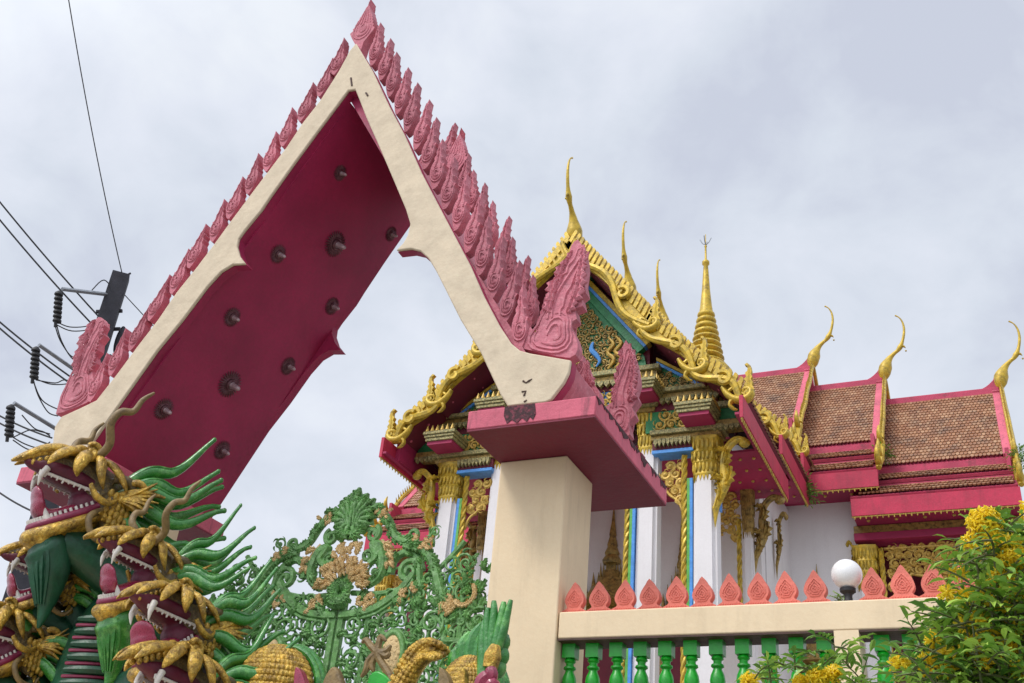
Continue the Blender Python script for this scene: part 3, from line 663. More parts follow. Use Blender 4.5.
# openwork hangings between the columns
def hanging(x0, x1, zt, zs, zc, y, seed, mt='gold_orange'):
    # zt top, zs lowest at the sides, zc at the centre
    n = 12; lo = []
    for i in range(n+1):
        t = i/n; e = abs(2*t-1)
        lo.append((x0+(x1-x0)*t, zc+(zs-zc)*e**2.2+.05*math.sin(t*PI*6)))
    poly = [(x0, zt), (x1, zt)]+lo[::-1]
    m = MB(); scrolls(m, poly, y, .15, tr=.019, seed=seed)
    m.tube([(a, y, z) for a, z in lo], .028, 6); m.tube([(x0, y, zt-.03), (x1, y, zt-.03)], .03, 6)
    for i in range(0, n+1):
        a, z = lo[i]; leaf(m, (a, z), -PI/2, .14, y, .4, .2)
    m.build('openwork_hanging', mt, temple, angle=60)
BRL = 0
def half_hanging(xa, xb, zt, zb, y, seed):                  # deep at xa, tapering to nothing towards xb
    poly = [(xa, zt), (xb, zt), (xb, zt-.38), (xa+(xb-xa)*.6, zt-.62), (xa+(xb-xa)*.2, zb+.2), (xa, zb)]
    m = MB(); scrolls(m, poly, y, .17, tr=.026, seed=seed)
    m.tube([(a, y, z) for a, z in spl2(poly[2:], 4)], .026, 6)
    m.build('openwork_hanging', 'gold_orange', temple, angle=60)
for s in (1, -1):
    a, b_ = X_(s*1.9), X_(s*1.52); half_hanging(a, b_, 8.7, 7.75, 15.1, 20)
    if s == 1: pass
hanging(X_(-.9), X_(.9), 9.36, 8.5, 9.1, 15.1, 31)
# carved brackets
def bracket_mesh():
    m = MB(); P = spline([(0, 0, 0), (.05, 0, .16), (.12, 0, .36), (.11, 0, .58), (.15, 0, .78), (.26, 0, .9), (.36, 0, .9), (.38, 0, .82)], 5)
    m.tube(P, [.02, .05, .07, .055, .042, .04, .045, .03], 8)
    for q in (-.035, .035): m.tube([p+V((-.02, q, .02)) for p in P], [.012, .02, .022, .018, .014], 5)
    for t, a, L in ((.12, 1.0, .15), (.28, .7, .17), (.44, .8, .14), (.3, 2.3, .12), (.55, 2.3, .1)):
        p = P[int(t*(len(P)-1))]; lobed(m, (p.x, p.z), a, L*1.5, -.035, .5, .45); lobed(m, (p.x, p.z), a+.3, L*1.2, .03, .5, .45)
    m.cone((0, 0, .05), (-.01, 0, -.2), .045, .004)
    m.ell((.37, 0, .86), (.075, .05, .06), nu=8, nv=6)
    return m.mesh('eave_bracket', 'gold', True, 60)
BR = bracket_mesh(); BRG = BR.copy(); BR.materials[0] = MAT['gold_dark']
def bracket(x, y, z, sx, sc=1, rz=0, mesh=None): place(mesh or BR, 'eave_bracket', temple, (x, y, z), (0, 0, rz), (sx*sc, sc, sc))
for s in (1, -1):
    bracket(X_(s*2.44), 15.0, 7.7, s, 1.26, mesh=BRG); bracket(X_(s*2.58), 17.0, 7.58, s, 1.2); bracket(X_(s*2.61), 18.6, 8.0, s*.5, 1.1)
# ---- porch walls and inner columns
m = MB(); m.box(X_(-2.55), X_(2.55), 17.6, 17.9, 3.6, 9.4); m.build('porch_wall', 'white', temple)
m = MB(); m.box(X_(-2.5), X_(2.5), 15.3, 17.6, 9.0, 9.08); m.build('porch_ceiling', 'maroon', temple)
for s in (1, -1):
    column(X_(s*2.49), 16.95, 3.6, 8.05, 8.8, .085, 'gold_dark'); rope(X_(s*2.34), 16.9, 3.6, 8.3)
    m = MB(); m.box(X_(s*2.36)-.2, X_(s*2.36)+.2, 17.95, 22, 3.6, 9.7); m.build('hall_side_wall', 'white', temple)
    half_hanging(X_(s*2.30), X_(s*1.7), 8.75, 7.9, 16.9, 21)
# doors and windows with tall gilded crowns on the porch wall
def crown(x, y, zb, w, h, zs):                              # door case: frame zb..zs, stepped crown above up to zs+h
    m = MB(); m.box(x-w*.5, x+w*.5, y-.04, y+.02, zb, zs); dl = m.build('door', 'maroon_dark', temple)
    m = MB()
    for s in (1, -1):
        m.box(x+s*w*.56-.06, x+s*w*.56+.06, y-.1, y+.02, zb, zs); m.box(x+s*w*.7-.05, x+s*w*.7+.05, y-.07, y+.02, zb, zs)
    m.box(x-w*.8, x+w*.8, y-.12, y+.02, zs, zs+.09); m.box(x-w*.7, x+w*.7, y-.1, y+.02, zs+.092, zs+.17)
    m.build('door_case', 'gold_dark', dl, bevel=.01)
    m = MB(); k = 5
    for i in range(k):
        t = i/k; q = w*.62*(1-t)**1.3; z = zs+.17+h*.42*t
        m.lathe([(q, 0), (q*.8, h*.05), (q*.75, h*.085)], (x, y, z), 12, sq=.4)
        for s in (1, -1):
            for j in range(3): m.cone((x+s*q*(1-j*.3), y-.05, z), (x+s*q*(1.02-j*.3), y-.07, z+h*.16), q*.14+.01, .003, 6)
    m.lathe([(w*.16, 0), (w*.18, h*.03), (w*.12, h*.08), (w*.14, h*.1), (w*.09, h*.16), (w*.1, h*.18), (w*.06, h*.26), (w*.07, h*.28), (w*.035, h*.4), (.004, h*.6)], (x, y-.02, zs+.17+h*.4), 10)
    m.build('door_crown', 'gold_dark', dl, angle=50)
crown(X_(-.14), 17.58, 3.6, 1.0, 2.0, 6.9); crown(X_(1.16), 17.58, 4.2, .5, 1.9, 6.8); crown(X_(-1.16), 17.58, 4.2, .6, 1.9, 6.8)
# ---- spire over the crossing
m = MB(); prof = [(1.0, 0), (1.05, .15), (.8, .25), (.78, .5), (.9, .56), (.62, .7), (.66, 1.2), (.55, 1.35)]
z = 1.35
for i in range(9):
    r = .46-.030*i; prof += [(r*.86, z), (r, z+.02), (r*1.08, z+.07), (r*1.02, z+.12), (r*.84, z+.15)]; z += .19
prof += [(.18, z), (.155, z+.2), (.11, z+.7), (.075, z+1.3), (.06, z+1.5), (.1, z+1.54), (.1, z+1.62), (.03, z+1.7), (.025, z+2.1), (.04, z+2.14), (.012, z+2.2), (.01, z+2.55)]
m.lathe(prof, (XC, 23.7, 13.85), 20); m.build('roof_spire', 'gold', temple, angle=50)
m = MB(); zt = 13.85+z+2.2
for s in (1, -1):
    m.tube(spline([(XC, 23.7, zt), (XC+s*.08, 23.7, zt+.05), (XC+s*.16, 23.7, zt+.2)], 4), .014, 6); m.tube(spline([(XC, 23.7, zt), (XC, 23.7+s*.08, zt+.05), (XC, 23.7+s*.16, zt+.2)], 4), .014, 6)
m.build('spire_finial', 'steel', temple)
m = MB(); m.box(XC-1.2, XC+1.2, 22.5, 24.9, 13.4, 13.86); m.build('spire_plinth', 'crimson_roof', temple, bevel=.03)
# ---- transverse wings, three telescoped roofs each, ridge along X
YR = 22.7
def wing(s):
    fx = lambda x: x if s > 0 else 2*XC-x
    def bx(m, x0, x1, *r): a, b_ = fx(x0), fx(x1); m.box(min(a, b_), max(a, b_), *r)
    for i, (xi, xo, zr, xe) in enumerate(((-5.4, -3.49, 14.2, -5.4), (-3.9, -1.91, 13.66, -4.2), (-2.3, .46, 13.10, -2.44))):
        for d in (1, -1):                                   # front slope and rear slope
            yy = lambda o: YR-d*o
            m = MB(); A, B_, C_ = (fx(xi), yy(.08), zr-.08), (fx(xo-.16), yy(.08), zr-.08), (fx(xi), yy(2.1), zr-2.42)
            if d > 0 or i == 2: tiles(m, A, B_, C_, max(3, int((xo-xi)/.078)), 23); m.build('roof_tiles', 'tile', temple, smooth=False)
            # two tile skirts
                # (rows of dark drip tiles below each)
            for (o0, z0, o1, z1) in ((2.2, -2.66, 2.62, -2.94), (2.7, -3.13, 3.2, -3.46)):
                m = MB()
                if d > 0 or i == 2: tiles(m, (fx(xi), yy(o0), zr+z0), (fx(xo-.08), yy(o0), zr+z0), (fx(xi), yy(o1), zr+z1), max(3, int((xo-xi)/.078)), 3); m.build('skirt_tiles', 'tile', temple, smooth=False)
            m = MB()
            plane_slab(m, [(fx(xi), yy(0), zr-.06), (fx(xo-.02), yy(0), zr-.06), (fx(xo-.02), yy(2.12), zr-2.5), (fx(xi), yy(2.12), zr-2.5)], .12)
            bx(m, xi, xo-.03, min(yy(2.0), yy(2.16)), max(yy(2.0), yy(2.16)), zr-2.68, zr-2.5)
            plane_slab(m, [(fx(xi), yy(2.1), zr-2.69), (fx(xo-.06), yy(2.1), zr-2.69), (fx(xo-.06), yy(2.66), zr-2.99), (fx(xi), yy(2.66), zr-2.99)], .06)
            bx(m, xi, xo-.06, min(yy(2.5), yy(2.64)), max(yy(2.5), yy(2.64)), zr-3.15, zr-3.06)
            plane_slab(m, [(fx(xe), yy(2.6), zr-3.16), (fx(xo-.02), yy(2.6), zr-3.16), (fx(xo-.02), yy(3.24), zr-3.51), (fx(xe), yy(3.24), zr-3.51)], .06)
            m.build('roof_deck', 'crimson_roof', temple)
            m = MB(); bx(m, xe, xo, min(yy(3.2), yy(3.26)), max(yy(3.2), yy(3.26)), zr-3.90, zr-3.56); fa = m.build('eave_fascia', 'crimson', temple, bevel=.006)
            m = MB(); bx(m, xe+.01, xo-.01, min(yy(2.3), yy(3.198)), max(yy(2.3), yy(3.198)), zr-3.86, zr-3.82); m.build('eave_soffit', 'maroon', temple)
            m = MB(); bx(m, xe, xo, min(yy(3.215), yy(3.245)), max(yy(3.215), yy(3.245)), zr-3.92, zr-3.902); x = xe+.05
            while x < xo: m.cone((fx(x), yy(3.23), zr-3.898), (fx(x), yy(3.23), zr-3.96), .022, .008, 6); x += .1
            for a in range(int((xo-xe)/.5)):
                m.ell((fx(xe+.25+a*.5), yy(2.9), zr-3.87), (.035, .035, .03), nu=8, nv=5)
            m.build('drop_beads', 'gold_orange', fa)
            # gable-end trim: raised pink strip and gold barge board
            m = MB(); plane_slab(m, [(fx(xo-.17), yy(-.02), zr+.05), (fx(xo-.01), yy(-.02), zr+.05), (fx(xo-.01), yy(2.16), zr-2.42), (fx(xo-.17), yy(2.16), zr-2.42)], .12); m.build('verge_strip', 'pink_slab', temple, bevel=.015)
            m = MB(); n_ = 26; c = []
            for q in range(n_+1):
                t = q/n_; c.append((fx(xo+.03), yy(.05+2.15*t), zr+.06-2.5*t+.035*math.sin(t*16)))
            m.tube(c, [.045, .05, .055, .06, .055], 8)
            for q in range(1, n_): m.cone(c[q], (c[q][0], c[q][1]-d*.08, c[q][2]+.14), .03, .006, 5)
            c2 = [(fx(xo+.03), yy(2.2+1.05*t), zr-2.5-1.05*t+.05*math.sin(t*9)) for t in [q/14 for q in range(15)]]
            m.tube(c2, [.06, .085, .07, .09, .05], 8)
            for q in (3, 8, 13): m.tube(spline([c2[q], V(c2[q])+V((0, -d*.14, .05)), V(c2[q])+V((0, -d*.2, .2)), V(c2[q])+V((0, -d*.15, .36))], 4), [.06, .06, .045, .008], 7)
            m.build('barge_board', 'gold', temple)
        m = MB(); bx(m, xi, xo-.02, YR-.09, YR+.09, zr-.1, zr+.07); m.build('ridge_cap', 'crimson_roof', temple, bevel=.02)
        P = [(fx(xo+a), zr+b_) for a, b_ in spl2([(-.75, .0), (-.35, .08), (-.12, .25), (-.02, .42), (.04, .36), (.02, .1), (.0, -.05)], 4)]
        m = MB(); m.prism(P, YR-.06, YR+.06); m.build('horn_base', 'crimson_roof', temple, bevel=.012)
        place(CHOFA, 'ridge_horn', temple, (fx(xo+.02), YR, zr+.16), (0, 0, 0), (s, 1, 1))
        m = MB(); P = [(YR-2.1, zr-2.5), (YR+2.1, zr-2.5), (YR, zr-.12)]; a, b_ = fx(xo-.12), fx(xo-.06)
        m.add([(a, p[0], p[1]) for p in P]+[(b_, p[0], p[1]) for p in P], [(0, 1, 2), (5, 4, 3), (0, 3, 4, 1), (1, 4, 5, 2), (2, 5, 3, 0)]); bx(m, xo-.14, xo-.07, YR-2.6, YR+2.6, zr-3.8, zr-2.5); m.build('wing_gable_wall', 'crimson_roof', temple)
    m = MB(); bx(m, -4.1, -2.46, 20.2, 20.5, 3.6, 9.86); m.build('wing_wall', 'white', temple)
    m = MB(); bx(m, -2.46, .3, 21.4, 21.6, 3.6, 9.25); m.build('wing_wall', 'maroon_dark', temple)
    m = MB(); bx(m, -2.5, .42, 20.05, 20.4, 9.08, 9.235); m.build('lintel', 'gold_dark', temple, bevel=.01)
    m = MB(); bx(m, -2.5, .42, 20.0, 20.4, 8.93, 9.075); m.build('lintel', 'maroon', temple, bevel=.01)
    for x in (-2.34, .25): column(fx(x), 20.25, 3.6, 8.1, 8.85, .17)
    bracket(fx(-2.5), 20.2, 8.2, -s*.5, .85, mesh=BRG); e = fx(-2.13); vstrip(e, e+s*.04, 20.15, 20.3, 3.6, 8.2, 'blue'); rope(fx(-2.05), 20.15, 3.6, 8.8, .05)
    # arched gilded hanging with two openings
    ar = [(fx(-2.0), 8.86), (fx(.1), 8.86), (fx(.1), 7.75), (fx(-.1), 8.05), (fx(-.35), 8.3), (fx(-.7), 8.2), (fx(-.86), 7.85), (fx(-.95), 7.7), (fx(-1.04), 7.85), (fx(-1.2), 8.2), (fx(-1.55), 8.3), (fx(-1.8), 8.05), (fx(-2.0), 7.7)]
    m = MB(); scrolls(m, ar, 20.2, .17, tr=.024, seed=41); m.tube([(a, 20.19, z) for a, z in ar[2:]], .035, 6); m.tube([(a, 20.19, z) for a, z in ((fx(-2.0), 8.8), (fx(.1), 8.8))], .03, 6); [leaf(m, (fx(-1.95+.1*i), 8.3+.1*(i % 3)), -1.5+.6*(i % 4), .16, 20.15, .4, .3) for i in range(20)]; m.build('openwork_hanging', 'gold_orange', temple, angle=60)
    for x in (-3.25,): crown(fx(x), 20.18, 4.2, .7, 1.9, 6.5)
    if s > 0: pass
wing(1); wing(-1)
# main body under the crossing roofs and the raised base
m = MB(); m.box(X_(-2.2), X_(2.2), 18, 27, 3.6, 10.2); m.build('hall_core', 'white', temple)
m = MB(); m.box(X_(-3.0), X_(3.0), 14.7, 22, 3.1, 3.6); m.box(X_(-7.1), X_(7.1), 19.8, 26, 3.1, 3.595); m.build('base_platform', 'cream', temple, bevel=.03)
# ================================================================== ground, terrace, balustrade, lamp, pole and cables
m = MB(); m.box(-900, 900, -900, 900, -.5, 0); struct(m.build('ground', 'ground', smooth=False))
m = MB(); m.box(-30, 20, 8.95, 45, .0, 3.1); m.box(-8.4, -4.2, 8.0, 8.95, 0, 3.0); m.box(-3.45, 6, 8.25, 8.949, .0, 3.09); m.box(-16, -9.15, 8.25, 8.949, .0, 3.09); struct(m.build('terrace', 'ground', smooth=False))
m = MB()
for i in range(17): m.box(-8.35, -4.25, 8.0-.26*(i+1), 8.0-.26*i+.002, 0, 3.0-.17*(i+1))
struct(m.build('stairs', 'cream', smooth=False))
def balustrade(x0, x1, posts, bals, fins, label, extra_end):
    t = thing('balustrade', ((x0+x1)/2, 8.35, 3.09), label, 'balustrade')
    m = MB(); m.box(x0, x1, 8.2, 8.5, 3.915, 4.14); m.build('handrail', 'cream', t, bevel=.012)
    m = MB(); m.box(x0, x1, 8.2, 8.5, 2.6, 3.17); m.build('plinth', 'cream', t, bevel=.01)
    m = MB(); m.box(x0, x1, 8.204, 8.496, 3.9, 3.9145); m.build('rail_underside', 'gold_dark' if False else 'wood', t)
    for a, b_ in posts: m = MB(); m.box(a, b_, 8.2, 8.5, 3.171, 3.914); m.build('balustrade_post', 'cream', t)
    L = MB(); w = .055
    L.box(-w, w, -w, w, .615, .73); L.box(-w, w, -w, w, 0, .12)
    L.lathe([(.03, .62), (.045, .605), (.05, .59), (.034, .575), (.032, .555), (.05, .545), (.053, .53), (.034, .515), (.038, .50), (.056, .46), (.062, .42), (.055, .36), (.04, .29), (.033, .25), (.032, .22), (.05, .21), (.05, .19), (.034, .17), (.045, .15), (.05, .125), (.05, .115)], n=14)
    me = L.mesh('baluster', 'rail_green', True, 40)
    for x in bals: place(me, 'baluster', t, (x, 8.36, 3.171))
    P = [(-.1, 0), (-.098, .025), (-.068, .042), (-.056, .06), (-.072, .09), (-.077, .125), (-.062, .175), (-.032, .225), (0, .275)]
    P = P+[(-p[0], p[1]) for p in P[-2::-1]]; L = MB(); L.prism(spl2(P, 2), -.035, .035)
    for k, r in ((.8, .006), (.55, .006), (.3, .006)): relief(L, [(-.07, .11), (-.05, .165), (0, .225), (.05, .165), (.07, .11), (.03, .05), (-.03, .05)], -.036, (0, .12), (k,), r)
    L.tube([(-.085, -.036, .012), (.085, -.036, .012)], .007, 5)
    for q in range(9): L.ell((-.07+.0175*q, -.036, .03), .006, nu=6, nv=4)
    for q in range(22): a = q*2.4; rr = .012*math.sqrt(q); L.ell((rr*math.cos(a)*.95, -.036, .12+rr*math.sin(a)*1.2), .0065, nu=6, nv=4)
    fm = L.mesh('sema_finial', 'salmon', True, 40)
    for x in fins: place(fm, 'sema_finial', t, (x, 8.31, 4.141), (0, R(random.uniform(-1.5, 1.5)), R(random.uniform(-4, 4))), (random.uniform(1.08, 1.14), 1, random.uniform(.97, 1.04)))
    return t
bals = [-3.40+.208*i for i in range(11)]+[-.90+.2*i+.0 for i in range(14)]
bals = [b_ for b_ in bals if not (-1.26 < b_ < -1.0)]
fins = [-3.36+.223*i for i in range(10)]+[-.925+.214*i for i in range(14)]
balustrade(-3.46, 2.2, [(-1.225, -1.045), (1.75, 2.02)], [b_ for b_ in bals if b_ < 1.65], fins, 'cream balustrade with glossy green balusters and salmon leaf finials right of the gate pillar', 0)
lamp = thing('globe_lamp', (-1.12, 8.35, 4.14), 'white globe lamp on a short black stem on the cream balustrade', 'lamp')
m = MB(); m.lathe([(.05, 0), (.052, .015), (.036, .03), (.03, .07), (.034, .09), (.06, .11), (.062, .135), (.05, .14)], (-1.12, 8.35, 4.14), 16); m.build('lamp_stem', 'rubber', lamp)
m = MB(); m.ell((-1.12, 8.35, 4.39), .118, nu=32, nv=20); m.build('lamp_globe', 'globe', lamp)
# ---- utility pole behind the gate, on the left
PX = -21.0
def at(x, y, X=PX): return WX(x, y, X)
pt = at(121, 276); base = V((pt.x-.05, pt.y+.05, 0))
pole = thing('utility_pole', tuple(base), 'dark square concrete utility pole with three crossarms rising behind the gate roof', 'utility pole')
m = MB(); m.tube([base, pt], [.44, .32], 4, up=(0, 1, 0)); m.build('pole_shaft', 'black', pole, smooth=False)
m = MB(); q = pt+V((.02, 0, .02)); m.tube([q+V((-.2, -.1, -.3)), q+V((.2, .1, .1))], .03, 5); m.tube([q+V((.25, 0, -.1)), q+V((.3, 0, -.6)), q+V((.0, -.2, -1.6))], .02, 5)
for px, py in ((112, 312), (110, 330), (104, 362)):
    c = at(px, py); m.tube([c+V((-.35, -.2, -.05)), c+V((.25, .1, .05))], .06, 6)
c = at(119, 345); m.ell(c+V((.2, -.2, 0)), (.12, .12, .45), nu=10, nv=8); c = at(105, 372); m.ell(c, (.16, .16, .55), nu=10, nv=8)
m.build('pole_hardware', 'black', pole)
ins_anchor = []
for (xa, ya, xb, yb) in ((62, 289, 120, 296), (39, 345, 88, 351), (14, 403, 64, 409)):
    a, b_ = at(xa, ya), at(xb, yb)
    if xb < 100: b_ = V((pt.x-.1, pt.y, a.z))
    m = MB(); m.tube([a, b_], .055, 4); m.build('crossarm', 'steel', pole, smooth=False)
    m = MB(); k = 7; drop = (ya+14, ya+34)
    top = at(xa-3, ya+2); bot = at(xa-5, ya+33)
    for i in range(k):
        c = top+(bot-top)*((i+.8)/k); m.lathe([(.04, .1), (.105, .03), (.11, -.02), (.05, -.05)], tuple(c), 12)
    m.tube([top, bot+V((0, 0, -.15))], .04, 6); m.build('insulator', 'rubber', pole)
    ins_anchor.append((xa, ya, bot))
m = MB()                                                    # loose jumper loops between the arms and the shaft
for pl in ([(57,322),(70,327),(88,326),(100,320)],[(57,325),(72,331),(92,329),(105,322)],[(55,325),(60,340),(70,355),(78,358)],[(56,322),(62,342),(74,360),(90,362)],[(34,378),(50,384),(66,384),(74,380)],[(33,378),(38,395),(48,412),(58,416)],[(33,380),(42,400),(60,410),(74,412)],[(36,380),(55,383),(64,380),(76,382)],[(11,436),(25,444),(40,448),(50,442)],[(14,437),(30,430),(42,432),(50,434)],[(22,415),(34,428),(44,432),(50,436)],[(92,290),(104,280),(115,292)],[(13,440),(30,450),(45,446),(54,452)]):
    m.tube(spline([at(x, y) for x, y in pl], 5), .016, 5)
m.build('jumper_wires', 'rubber', pole)
def cable(a, b_, sag, r, label):
    p = [V(a)+(V(b_)-V(a))*(i/24)-V((0, 0, sag*4*(i/24)*(1-i/24))) for i in range(25)]
    m = MB(); m.tube(p, r, 6); o = m.build('power_cable', 'rubber'); return tag(o, label, 'cable', 'power cables strung to the pole')
def far_pt(x, y, X): return WX(x, y, X)
for (x0, y0, x1, y1, sag, r, lab) in (
    (-12, 172, 100, 318, .0, .024, 'black cable dropping from the left edge to the top crossarm, upper of the close pair'),
    (-12, 190, 90, 322, .0, .024, 'black cable passing the topmost insulator string, lower of the close pair'),
    (-12, 297, 78, 382, .0, .024, 'black cable dropping from the left edge to the middle crossarm, upper one there'),
    (-12, 303, 74, 386, .0, .024, 'black cable just under another one beside the middle insulator string'),
    (-12, 395, 52, 438, .0, .022, 'thin black cable reaching the lowest crossarm from the left edge'),
    (-12, 402, 48, 444, .0, .022, 'thin black cable ending below the lowest insulator string'),
    (-12, 468, 34, 512, .0, .022, 'lone thin cable below the pole crossarms, behind the topmost dragon head')):
    a = WX(x0, y0, PX-2.0); b_ = at(x1, y1); cable(a+(a-b_)*1.5, b_, .35, r, lab)
a = WX(66, -60, PX+1.5); cable(a+(a-pt)*.6, pt+V((0, 0, .1)), .5, .014, 'thin grey wire rising from the pole top to the upper edge of the sky')
b0 = at(122, 292); b1 = WX(146, 318, PX); cable(b0, b1+(b1-b0)*4, .0, .014, 'thin grey wire running from the pole down behind the gate roof')
# ================================================================== green wrought-iron double gate between the pillars
YG = 9.12
ig = thing('ornamental_gate', (XC, YG, 3.0), 'green wrought iron double gate with gilt leaves and scrolled crest under the arch', 'gate')
def gp(zx, zy): p = WY(220+zx/3.207, 470+zy/3.207, YG); return (p.x-XC, p.z)     # half design, offset from the gate axis
GL = {}
def G(part, s):
    return GL.setdefault((part, s), MB())
def gt(part, s, pts, r, y=0, n=6, k=5, flat=1):
    q = spl2(pts, k); G(part, s).tube([(XC+s*u, YG+y, z) for u, z in q], r, n, flat=flat)
def gl(part, s, c, a, L, y=-.02, w=.38, bend=.3):
    if s < 0: a = PI-a; bend = -bend
    lobed(G(part, s), (XC+s*c[0], c[1]), a, L*(.95 if part == 'gilt_leaves' else .8), YG+y, w*1.3, bend)
def acanthus(s, pts, L, step, part='scroll_leaves', side=(1, -1), seed=0):
    rnd = random.Random(seed); q = spl2(pts, 8); d = 0
    for i in range(len(q)-1):
        d += math.dist(q[i], q[i+1])
        if d > step*1.7:
            d = 0; a = math.atan2(q[i+1][1]-q[i][1], q[i+1][0]-q[i][0])
            for sd_ in side:
                gl(part, s, q[i], a+sd_*rnd.uniform(.5, .9), L*rnd.uniform(.7, 1.2), -.02+rnd.uniform(-.02, .02), .45, -sd_*.25)
def volute(s, c, r, turns, a0, tr, cw=1, part='frame_bar', y=0):
    P = spiral((0, 0, 0), r, turns, a0, .12, 26, cw)
    G(part, s).tube([(XC+s*(c[0]+p[0]), YG+y, c[1]+p[2]) for p in P], [tr, tr, tr*.8, tr*1.2], 6)
z0 = 3.05
for s in (1, -1):
    # stiles and bars
    for u in (.045, 1.92): G('frame_bar', s).box(min(XC+s*(u-.03), XC+s*(u+.03)), max(XC+s*(u-.03), XC+s*(u+.03)), YG-.03, YG+.03, z0, 4.93 if u < 1 else 4.75)
    for u in (.36, .98, 1.42): G('frame_bar', s).tube([(XC+s*u, YG, z0), (XC+s*u, YG, 4.62 if u < .5 else (4.3 if u < 1.2 else 4.82))], .03, 8)
    for z in (3.1, 3.55): G('frame_bar', s).box(min(XC+s*.076, XC+s*1.889), max(XC+s*.076, XC+s*1.889), YG-.022, YG+.022, z, z+.05)
    arc = [(.02, gp(380, 468)[1]), gp(440, 462), gp(500, 445), gp(560, 405), gp(600, 365), gp(622, 335)]
    gt('frame_bar', s, arc, [.055, .06, .06, .055, .05])
    gt('frame_bar', s, [(p[0]+.02, p[1]-.06) for p in arc[1:]], .018, -.03)
    gt('frame_bar', s, [(.1, 4.72), (.5, 4.70), (.95, 4.82), (1.2, 5.02), (1.36, 5.2)], .03, .02)
    v = gp(606, 325); volute(s, v, .13, 1.6, .2, .035)
    stalk = [(v[0]+.12, v[1]+.02), gp(640, 370), gp(636, 420), gp(630, 470), gp(640, 540)]
    gt('frame_bar', s, stalk, [.04, .035, .03]); acanthus(s, stalk, .16, .09, seed=1)
    out = [gp(500, 115), gp(540, 160), gp(562, 212), gp(592, 228), gp(612, 215)]
    gt('frame_bar', s, out, [.05, .045, .04]); acanthus(s, out, .12, .035, seed=2); volute(s, gp(618, 208), .085, 1.3, 3.6, .028, 1)
    sh = [gp(590, 245), gp(630, 245), gp(662, 262), gp(688, 305), gp(702, 360), gp(716, 420), gp(722, 470)]
    gt('frame_bar', s, sh, [.04, .05, .06, .05]); acanthus(s, sh, .14, .035, seed=3)
    inn = [gp(545, 330), gp(558, 285), gp(595, 262), gp(632, 282), gp(645, 320)]
    gt('frame_bar', s, inn, .045, .02); acanthus(s, inn, .13, .09, seed=4)
    cs = [gp(470, 262), gp(456, 285), gp(478, 300), gp(505, 275), gp(492, 240), gp(515, 250), gp(524, 300), gp(508, 345), gp(470, 372)]
    gt('frame_bar', s, cs[2:], [.04, .055, .06, .055, .045]); volute(s, gp(474, 277), .075, 1.4, -.5, .028); acanthus(s, cs[5:], .14, .08, seed=5)
    up = [gp(445, 185), gp(480, 190), gp(505, 200), gp(500, 222)]
    gt('frame_bar', s, up, [.035, .03]); volute(s, gp(492, 205), .09, 1.3, 1.2, .03, -1)
    rr = [gp(520, 225), gp(540, 260), gp(545, 300)]
    gt('gilt_leaves', s, rr, .02); acanthus(s, rr, .12, .05, 'gilt_leaves', seed=6)
    # gilt clusters
    for c, n_, L in ((gp(527, 142), 8, .08), (gp(655, 243), 9, .085), (gp(470, 425), 12, .09), (gp(735, 440), 18, .10), (gp(600, 395), 8, .08)):
        for i in range(n_): gl('gilt_leaves', s, (c[0]+random.uniform(-.08, .08), c[1]+random.uniform(-.05, .05)), random.uniform(0, 2*PI), L*random.uniform(.7, 1.1), -.04, .5, .3)
    # central gilt palm: half each leaf
    for i in range(95):
        a = PI/2-random.random()*PI*.52; rad = math.sqrt(random.uniform(.08, 1)); c0 = (0.01, gp(390, 375)[1])
        gl('gilt_leaves', s, (c0[0]+.27*rad*math.cos(a), c0[1]+.27*rad*math.sin(a)), a+random.uniform(-.45, .45), random.uniform(.06, .10), random.uniform(-.08, -.02), .42, random.uniform(-.4, .4))
    for i in range(9): gl('gilt_leaves', s, (random.uniform(.0, .12), gp(420, 268)[1]+random.uniform(-.05, .05)), random.uniform(.2, 2.0), .10, -.05, .5, .3)
    for i in range(5): gl('scroll_leaves', s, (.03, gp(390, 395)[1]), PI/2-i*.4, .17, -.06, .45, .3)
    for i in range(5): gl('scroll_leaves', s, (.02, gp(390, 405)[1]), -PI/2+i*.34, .2, -.06, .45, -.3)
    # crest: fan of leaves round a shell
    cz = gp(440, 165)[1]
    ax = gp(448, 130)[0]; cp = [(455,56),(466,80),(488,74),(486,96),(510,90),(503,112),(523,114),(509,131),(521,150),(500,155),(504,176),(484,174),(478,196),(462,197),(448,222)]
    C_ = [(max(0.004, gp(*p)[0]-ax), gp(*p)[1]) for p in cp]; C_[0] = (.006, C_[0][1])
    body = [(.003, C_[0][1]-.06)]+C_+[(.003, C_[-1][1])]
    G('crest_leaves', s).prism([(XC+s*u, z) for u, z in body], YG-.02, YG+.02)
    hub = (.02, cz-.02)
    for i, (u, z) in enumerate(C_):
        if i % 2 == 0:
            G('crest_leaves', s).tube([(XC+s*(hub[0]+(u-hub[0])*t), YG-.02-.05*math.sin(PI*t), hub[1]+(z-hub[1])*t) for t in (.15, .4, .7, .97)], [.012, .03, .028, .008], 6)
            a = math.atan2(z-hub[1], u-hub[0]); L = math.dist((u, z), hub); gl('crest_leaves', s, (hub[0]+.4*(u-hub[0]), hub[1]+.4*(z-hub[1])), a, L*.62, -.05, .42, .15*(-1)**(i//2))
    for i in range(3): G('crest_leaves', s).tube([(XC+s*(.02+.0*i), YG-.05, cz-.12), (XC+s*(.02+.045*i), YG-.07, cz+.04), (XC+s*(.02+.075*i), YG-.05, cz+.2-.02*i)], [.012, .018, .014], 6)
    for i in range(5): gl('crest_leaves', s, (.04, cz-.1), -PI/2+i*.42, .2, -.05, .45, .3)
